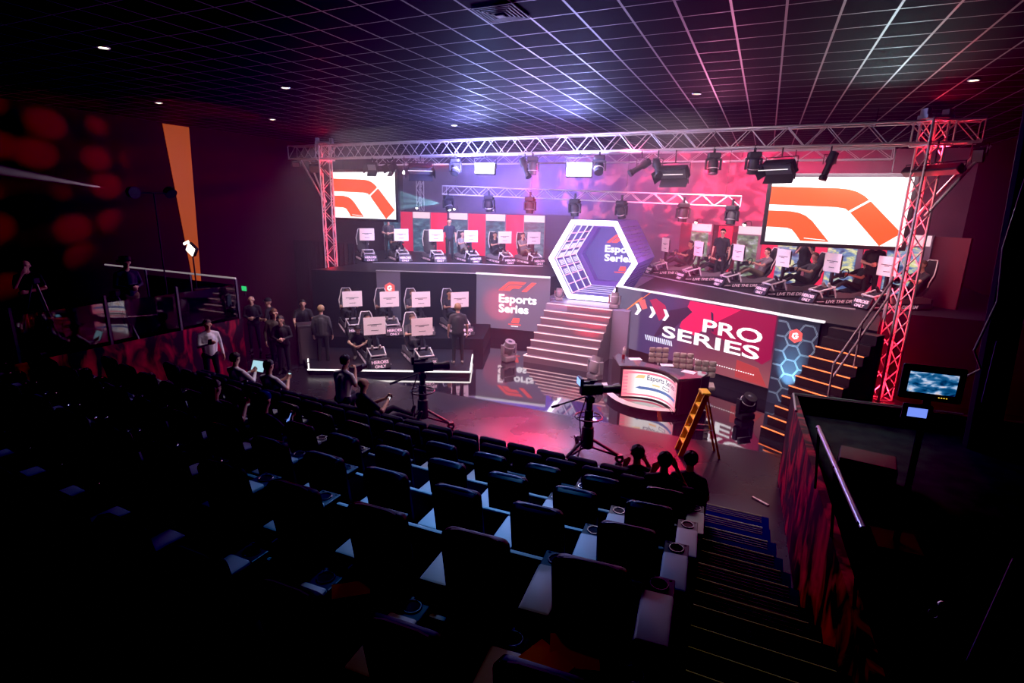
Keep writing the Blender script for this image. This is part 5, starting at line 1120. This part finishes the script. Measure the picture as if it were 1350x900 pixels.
P_('man in a brimmed hat and vest holding a device on the left balcony', (-12.75, 7.35, 1.55), -10, stand('front'), 2, 1, short=False, style='hat', hair='black')
P_('bald man resting his chin on his hand at far left', (-14.0, 6.1, 1.55), -35, stand('chin', 0, .98), 0, 0, style='bald')
def seat_xy(k, s):
    q = [r for r in ROWS if r['k'] == k][0]; return row_pt(q['x0'], q['y0'], s, q['th'], q['cur'])+(q['zf'],)
def audience(label, k, s, J, top, bot, dx=0, dy=.12, turn=0, **kw):
    x, y, z = seat_xy(k, s); return P_(label, (x+dx, y+dy, z), 90+turn, J, top, bot, **kw)
audience('person in white sleeves with a lit laptop in the front seats', 'F', -9.0, sit('phone', .16), 3, 0, short=False)
audience('person in white shirt holding a glowing phone in the front seats', 'F', -8.0, sit('phone', .16), 3, 0)
audience('camera operator in a white tee seen from behind at the stage edge', 'F', -6.55, sit('cam', -.08, .62), 3, 0, dy=.45)
audience('bald man in black with legs stretched out toward the stage', 'F', -5.6, sit('phone', .2, legs='out'), 0, 0, style='bald', dy=.25, turn=-25)
audience('long haired person looking at a phone in the dark wide seats', 'C', -6.0, sit('phone', .18), 1, 0, style='long', hair='brown', dx=-.15)
audience('person in a blue knit hat and dark jacket looking at a phone', 'C', -5.15, sit('phone', .14), 2, 0, style='beanie', hair='blue', short=False)
audience('leftmost of the three watchers at the front right, leaning on a hand', 'F', -.72, sit('up', .0, .2), 0, 0, turn=20)
audience('middle watcher with a pointed dark hairdo raising an arm', 'E', -.2, sit('up', .06, .28), 0, 0, dy=.1)
audience('rightmost watcher in black beside the stair aisle', 'F', .0, sit('lap', .05, .3), 0, 0, dy=.1)
P_('man in black with his back turned standing on the low platform', (-7.55, 12.95, .15), 125, stand('down'), 4, 0, hair='fair', shoe=1)
P_('person crouching at the left side of the low platform', (-10.35, 12.1, .15), -60, crouch(), 0, 1, shoe=1)
P_('man in dark tee standing between rigs on the left deck', (-12.6, 20.9, ZD), -60, stand('down', 0, 1.02), 2, 0)
P_('man in black tee standing behind the rigs on the right deck', (-1.28, 20.1, ZD), -95, stand('down', 0, 1.02), 0, 0)
P_('man with a hand raised to his face on the right deck', (1.2, 18.7, ZD), -100, stand('lift', 0, 1.0), 0, 0)
P_('man in black standing under the right screen corner', (2.75, 17.3, ZD), -95, stand('front', 0, 1.0), 0, 0)
P_('person far left on the left deck beside the first rig', (-14.9, 19.6, ZD), -60, stand('front', 0, 1.0), 4, 0)
# held things
def held(label, loc, rz, size, m, cat='phone', tilt=60, name='mobile_phone'):
    t = thing(name, label, cat, loc, rz); part('case', MB().bbox((0, 0, 0), size, .006, Matrix.Rotation(R(tilt), 3, 'X')), blackm, t)
    part('screen', MB().box(Matrix.Rotation(R(tilt), 3, 'X') @ V((0, 0, size[2]/2+.002)), (size[0]-.012, size[1]-.012, .003), Matrix.Rotation(R(tilt), 3, 'X')), m, t)
ph_e = glow('phone_screen', (.55, .85, .95), 1.2)
x, y, z = seat_xy('F', -9.0); held('open laptop glowing pale blue in the front seats', (x+.05, y+.48, z+1.0), R(5), (.34, .24, .012), glow('laptop_screen', (.45, .75, .85), .8), 'laptop', 65, 'laptop')
x, y, z = seat_xy('F', -8.0); held('glowing phone in the hands of the white shirted person', (x, y+.46, z+.93), 0, (.08, .16, .01), ph_e)
x, y, z = seat_xy('C', -5.15); held('phone lighting the face under the blue knit hat', (x, y+.42, z+.9), 0, (.08, .16, .01), glow('phone_screen_blue', (.2, .35, .9), .8))
x, y, z = seat_xy('C', -6.0); held('phone held by the long haired person', (x-.15, y+.42, z+.92), 0, (.08, .16, .01), mat('phone_off', (.5, .4, .42), .4))
x, y, z = seat_xy('F', -5.6); held('bright phone held low by the bald man', (x+.16, y+.48, z+.88), R(-25), (.08, .16, .01), glow('phone_screen_white', (.9, .9, 1), 1.4))
x, y, z = seat_xy('F', -6.55); t = thing('video_camera', 'small black video camera held up by the white shirted operator', 'camera', (x, y+.88, z+1.22), R(90)); part('camera_body', MB().bbox((0, 0, 0), (.28, .12, .14), .015), cam_m, t); part('lens_barrel', MB().lathe([(.05, 0), (.055, .12), (.045, .12)], (.14, 0, 0), 14, Matrix.Rotation(R(90), 3, 'Y')), cam_m, t, True); part('side_screen', MB().box((-.02, .11, 0), (.1, .01, .07)), glow('viewfinder_cyan', (.3, .7, .9), 1.), t)
held('phone held by the man in white shirt and vest', (-11.24, 8.05, 1.42), R(-110), (.08, .16, .01), blackm)
held('small lit device held by the man in the hat', (-12.44, 7.27, 2.72), R(-100), (.16, .1, .02), glow('device_glow', (.3, .3, .7), .3), 'device', 40, 'handheld_device')
solo('dropped_strip', MB().box((0, 0, .01), (.3, .04, .02)), mat('strip_pale', (.75, .6, .62), .5), 'pale strip lying on the floor at the foot of the stair aisle', 'strip', None, (.47, 8.95, 0), R(-35))
# ------------------------------------------------------------------ lights
def spot(name, loc, aim, e, col, deg, blend=.4, rad=.08, gobo=None, grp=None):
    d = bpy.data.lights.new(name, 'SPOT'); d.energy = e; d.color = col; d.spot_size = R(deg); d.spot_blend = blend; d.shadow_soft_size = rad
    o = bpy.data.objects.new(name, d); COL.objects.link(o); o.location = loc; o.rotation_euler = (V(aim)-V(loc)).to_track_quat('-Z', 'Y').to_euler()
    if gobo:
        d.use_nodes = True; nt = d.node_tree; em = nt.nodes['Emission']; tc = nt.nodes.new('ShaderNodeTexCoord'); vo = nt.nodes.new('ShaderNodeTexVoronoi'); vo.inputs['Scale'].default_value = gobo; vo.inputs['Randomness'].default_value = .55
        cr = nt.nodes.new('ShaderNodeValToRGB'); cr.color_ramp.elements[0].position = .3; cr.color_ramp.elements[0].color = (1, 1, 1, 1); cr.color_ramp.elements[1].position = .46; cr.color_ramp.elements[1].color = (0, 0, 0, 1)
        nt.links.new(tc.outputs['Normal'], vo.inputs['Vector']); nt.links.new(vo.outputs['Distance'], cr.inputs['Fac']); nt.links.new(cr.outputs['Color'], em.inputs['Strength'])
        if gobo < 10:
            no = nt.nodes.new('ShaderNodeTexNoise'); no.inputs['Scale'].default_value = gobo*1.6; no.inputs['Detail'].default_value = 4; no.inputs['Distortion'].default_value = 1.2
            nt.links.new(tc.outputs['Normal'], no.inputs['Vector']); nt.links.new(no.outputs['Fac'], cr.inputs['Fac']); cr.color_ramp.elements[0].position = .5; cr.color_ramp.elements[0].color = (0, 0, 0, 1); cr.color_ramp.elements[1].position = .56; cr.color_ramp.elements[1].color = (1, 1, 1, 1)
    return o
def area(name, loc, aim, e, col, sx, sy=None, spread=160):
    d = bpy.data.lights.new(name, 'AREA'); d.energy = e; d.color = col; d.shape = 'RECTANGLE'; d.size = sx; d.size_y = sy or sx; d.spread = R(spread)
    o = bpy.data.objects.new(name, d); COL.objects.link(o); o.location = loc; o.rotation_euler = (V(aim)-V(loc)).to_track_quat('-Z', 'Y').to_euler(); return o
def point(name, loc, e, col, rad=.1):
    d = bpy.data.lights.new(name, 'POINT'); d.energy = e; d.color = col; d.shadow_soft_size = rad
    o = bpy.data.objects.new(name, d); COL.objects.link(o); o.location = loc; return o
RED = (1, .02, .06); BLUE = (.25, .3, 1); VIO = (.62, .38, 1); COOL = (.62, .76, 1); PINK = (1, .3, .5)
# two floodlights toward the seats
for x in (-8.25, -5.1): spot('flood_beam', (x, 15.4, 5.75), (x-.4, 13.4, 7.3), 650, (.3, .28, 1), 76, 1., .2); spot('flood_floor', (x, 15.4, 5.65), (x*.9, 11.6, 0), 420, COOL, 60, .8, .2)
# towers
for x in (-15.25, 3.13):
    for k in range(12): point('tower_glow', (x, ty(x)+.21, .4+.52*k), (7 if x < 0 else 13)*(1.3-.06*k)*(2 if k == 0 else 1), (1, .02, .05), .05)
# back wall washes
area('wall_wash', (-10.5, 23.2, 6.3), (-10.5, 25.2, 5.2), 420, (.2, .17, 1), 5, .3); area('wall_wash', (-5.0, 22.8, 6.3), (-5, 25.2, 5.2), 90, (.9, .2, .6), 3, .3); area('wall_wash', (0., 22.5, 6.3), (.3, 25.2, 5.4), 300, (1, .03, .13), 5, .3)
spot('gobo_red', (-1.5, 17.5, 5.2), (-2.2, 25.2, 5.4), 12000, (1, .06, .12), 46, .2, .02, 9.); spot('gobo_red', (-8.6, 17.5, 5.4), (-7.6, 25.2, 5.6), 7000, (1, .2, .25), 26, .2, .02, 7.)
spot('gobo_left', (-9.5, 15.8, 5.8), (-18, 7.2, 5.4), 11000, (1, .05, .04), 34, .3, .03, 11.)
# decks
for x, c in ((-12.5, (.9, .7, .9)), (-6.5, (.75, .75, 1)), (-1, (1, .75, .85))): spot('truss_wash', (x, 13.6, 5.6), (x, 16.3, 6.4), 38, c, 100, .8, .2)
for x, c in ((-8.5, (1, .35, .5)), (-3., (1, .08, .2))): spot('truss_wash', (x, 16.6, 4.3), (x, 17.9, 5.1), 55, c, 130, .8, .2)
area('deck_left_light', (-11, 18.5, 5.9), (-11.4, 20.5, 2.6), 330, (.95, .75, 1), 6, .6); area('deck_right_light', (.5, 16.6, 5.9), (.8, 18.5, 2.6), 260, (1, .7, .8), 6, .6)
for x in (-14.6, -12.55, -10.5): point('panel_glow', (x, 23., 3.6), 14, (1, .08, .25), .2)
for t_ in (1.1, 2.9, 4.7): p = wr(t_, .5); point('panel_glow', (p.x, p.y, 3.2), 14, (1, .03, .1), .2)
# platform, stairs, desk
area('platform_light', (-9.3, 10.6, 6.0), (-9.0, 13.4, .6), 240, (1, .8, .88), 2.2); area('stair_light', (-5, 12.2, 6.2), (-5.1, 15.5, .8), 300, (1, .3, .45), 2.); area('desk_light', (-2., 10.8, 6.2), (-2, 13.2, .9), 190, (1, .85, .9), 1.6)
spot('stair_red', (-6.62, 14.4, .75), (-8.4, 17.3, 1.3), 900, RED, 24, .5, .05); spot('stair_red', (-3.75, 13.95, .8), (-4.6, 15.6, 1.4), 300, RED, 42, .5, .05)
spot('column_beam', (.66, 13.55, .1), (.93, 14.05, .95), 260, (.4, .78, 1), 40, .9, .05)
# floor colour pools
for (x, y, dx, c, e) in ((-4.5, 9.3, -6.2, (1, .01, .08), 1100), (-2.0, 10.1, -1.5, (1, .01, .08), 900), (-3.4, 9.7, -5.1, (.45, .45, 1), 260)): spot('floor_pool', (dx, 15.2, 5.8), (x, y, 0), e*11, c, 24, .6, .05)
# beams in the haze
for z in (5.15, 4.75, 4.35): spot('cyan_beam', (-11.02, 17.6, 4.62), (-13.6, 17.12, z), 45000, (.3, .95, 1), 9, .5, .03)
spot('left_beam', (-13.7, 7.7, 4.78), (-16, 2.2, 5.8), 14000, (.9, .75, .85), 7, .4, .02)
# ceiling and seats
spot('ceiling_blue', (-6.5, 15.4, 5.4), (-4.5, 8.5, 6.95), 480, (.5, .45, 1), 78, 1., .3); spot('ceiling_pink', (-1.5, 15.4, 5.3), (-1.2, 10.5, 6.95), 200, (1, .3, .55), 100, 1., .3); spot('ceiling_cyan', (2., 14.5, 5.3), (1.2, 8., 6.95), 200, (.55, .85, .9), 80, 1., .3); spot('ceiling_left', (-9.5, 15.4, 5.4), (-8., 10.5, 6.95), 12, (.6, .55, .9), 80, 1., .3)
spot('ceiling_red', (-15.2, 16.4, 6.1), (-13.6, 14.2, 6.95), 60, RED, 130, .7, .1); spot('ceiling_red', (3.3, 15.6, 6.0), (3.8, 13.2, 6.95), 110, RED, 130, .7, .1)
spot('seat_key', (-2.9, 5.6, 6.9), (-2.7, 4.5, 1.4), 880, (.22, .5, 1), 52, 1., .2)
spot('left_wall_glow', (-13.5, 13.5, 5.6), (-18, 13.4, 3.4), 160, (.8, .12, .45), 120, .8, .2)
spot('left_red_wall', (-10.2, 12.8, 5.6), (-12.3, 7.6, .8), 260, (1, .15, .2), 60, .8, .2); spot('right_red_wall', (-3.2, 12.5, 5.8), (.8, 7.5, .8), 420, (1, .12, .25), 40, .8, .2)
spot('balcony_light', (2.6, 14.5, 6.), (1.5, 9.1, 1.3), 150, (.6, .95, .85), 20, .8, .2); spot('aisle_blue', (-.5, 13.5, 6.3), (.15, 7.9, .2), 800, (.75, .7, 1), 16, .9, .2)

for x in (-8.25, -5.1): point('flood_halo', (x, 15.25, 5.7), 420, (.34, .4, 1), .12)  # added points that give each floodlight a bloom in the haze
point('tunnel_violet', (-5.05, 18.6, 3.3), 60, (.5, .35, 1), .2); point('tunnel_side', (-2.6, 18.2, 3.2), 40, (.7, .25, .9), .2)

spot('haze_violet', (-8.6, 15.4, 6.0), (-12.5, 21., 4.6), 2300, (.26, .24, 1), 100, .8, .3)
spot('haze_pink', (-3.8, 15.4, 6.0), (-1.5, 21., 4.6), 1000, (1, .12, .35), 76, .8, .3)
spot('floor_wash', (-4.6, 16.2, 6.1), (-4., 10.4, 0), 500, (1, .3, .6), 58, .8, .2)
spot('paper_fill', (-1.6, 2.5, 6.9), (-1.5, 2.35, 2.), 30, (1, .72, .45), 40, 1., .1)  # warm fill added over the nearest seats to bring out the papers
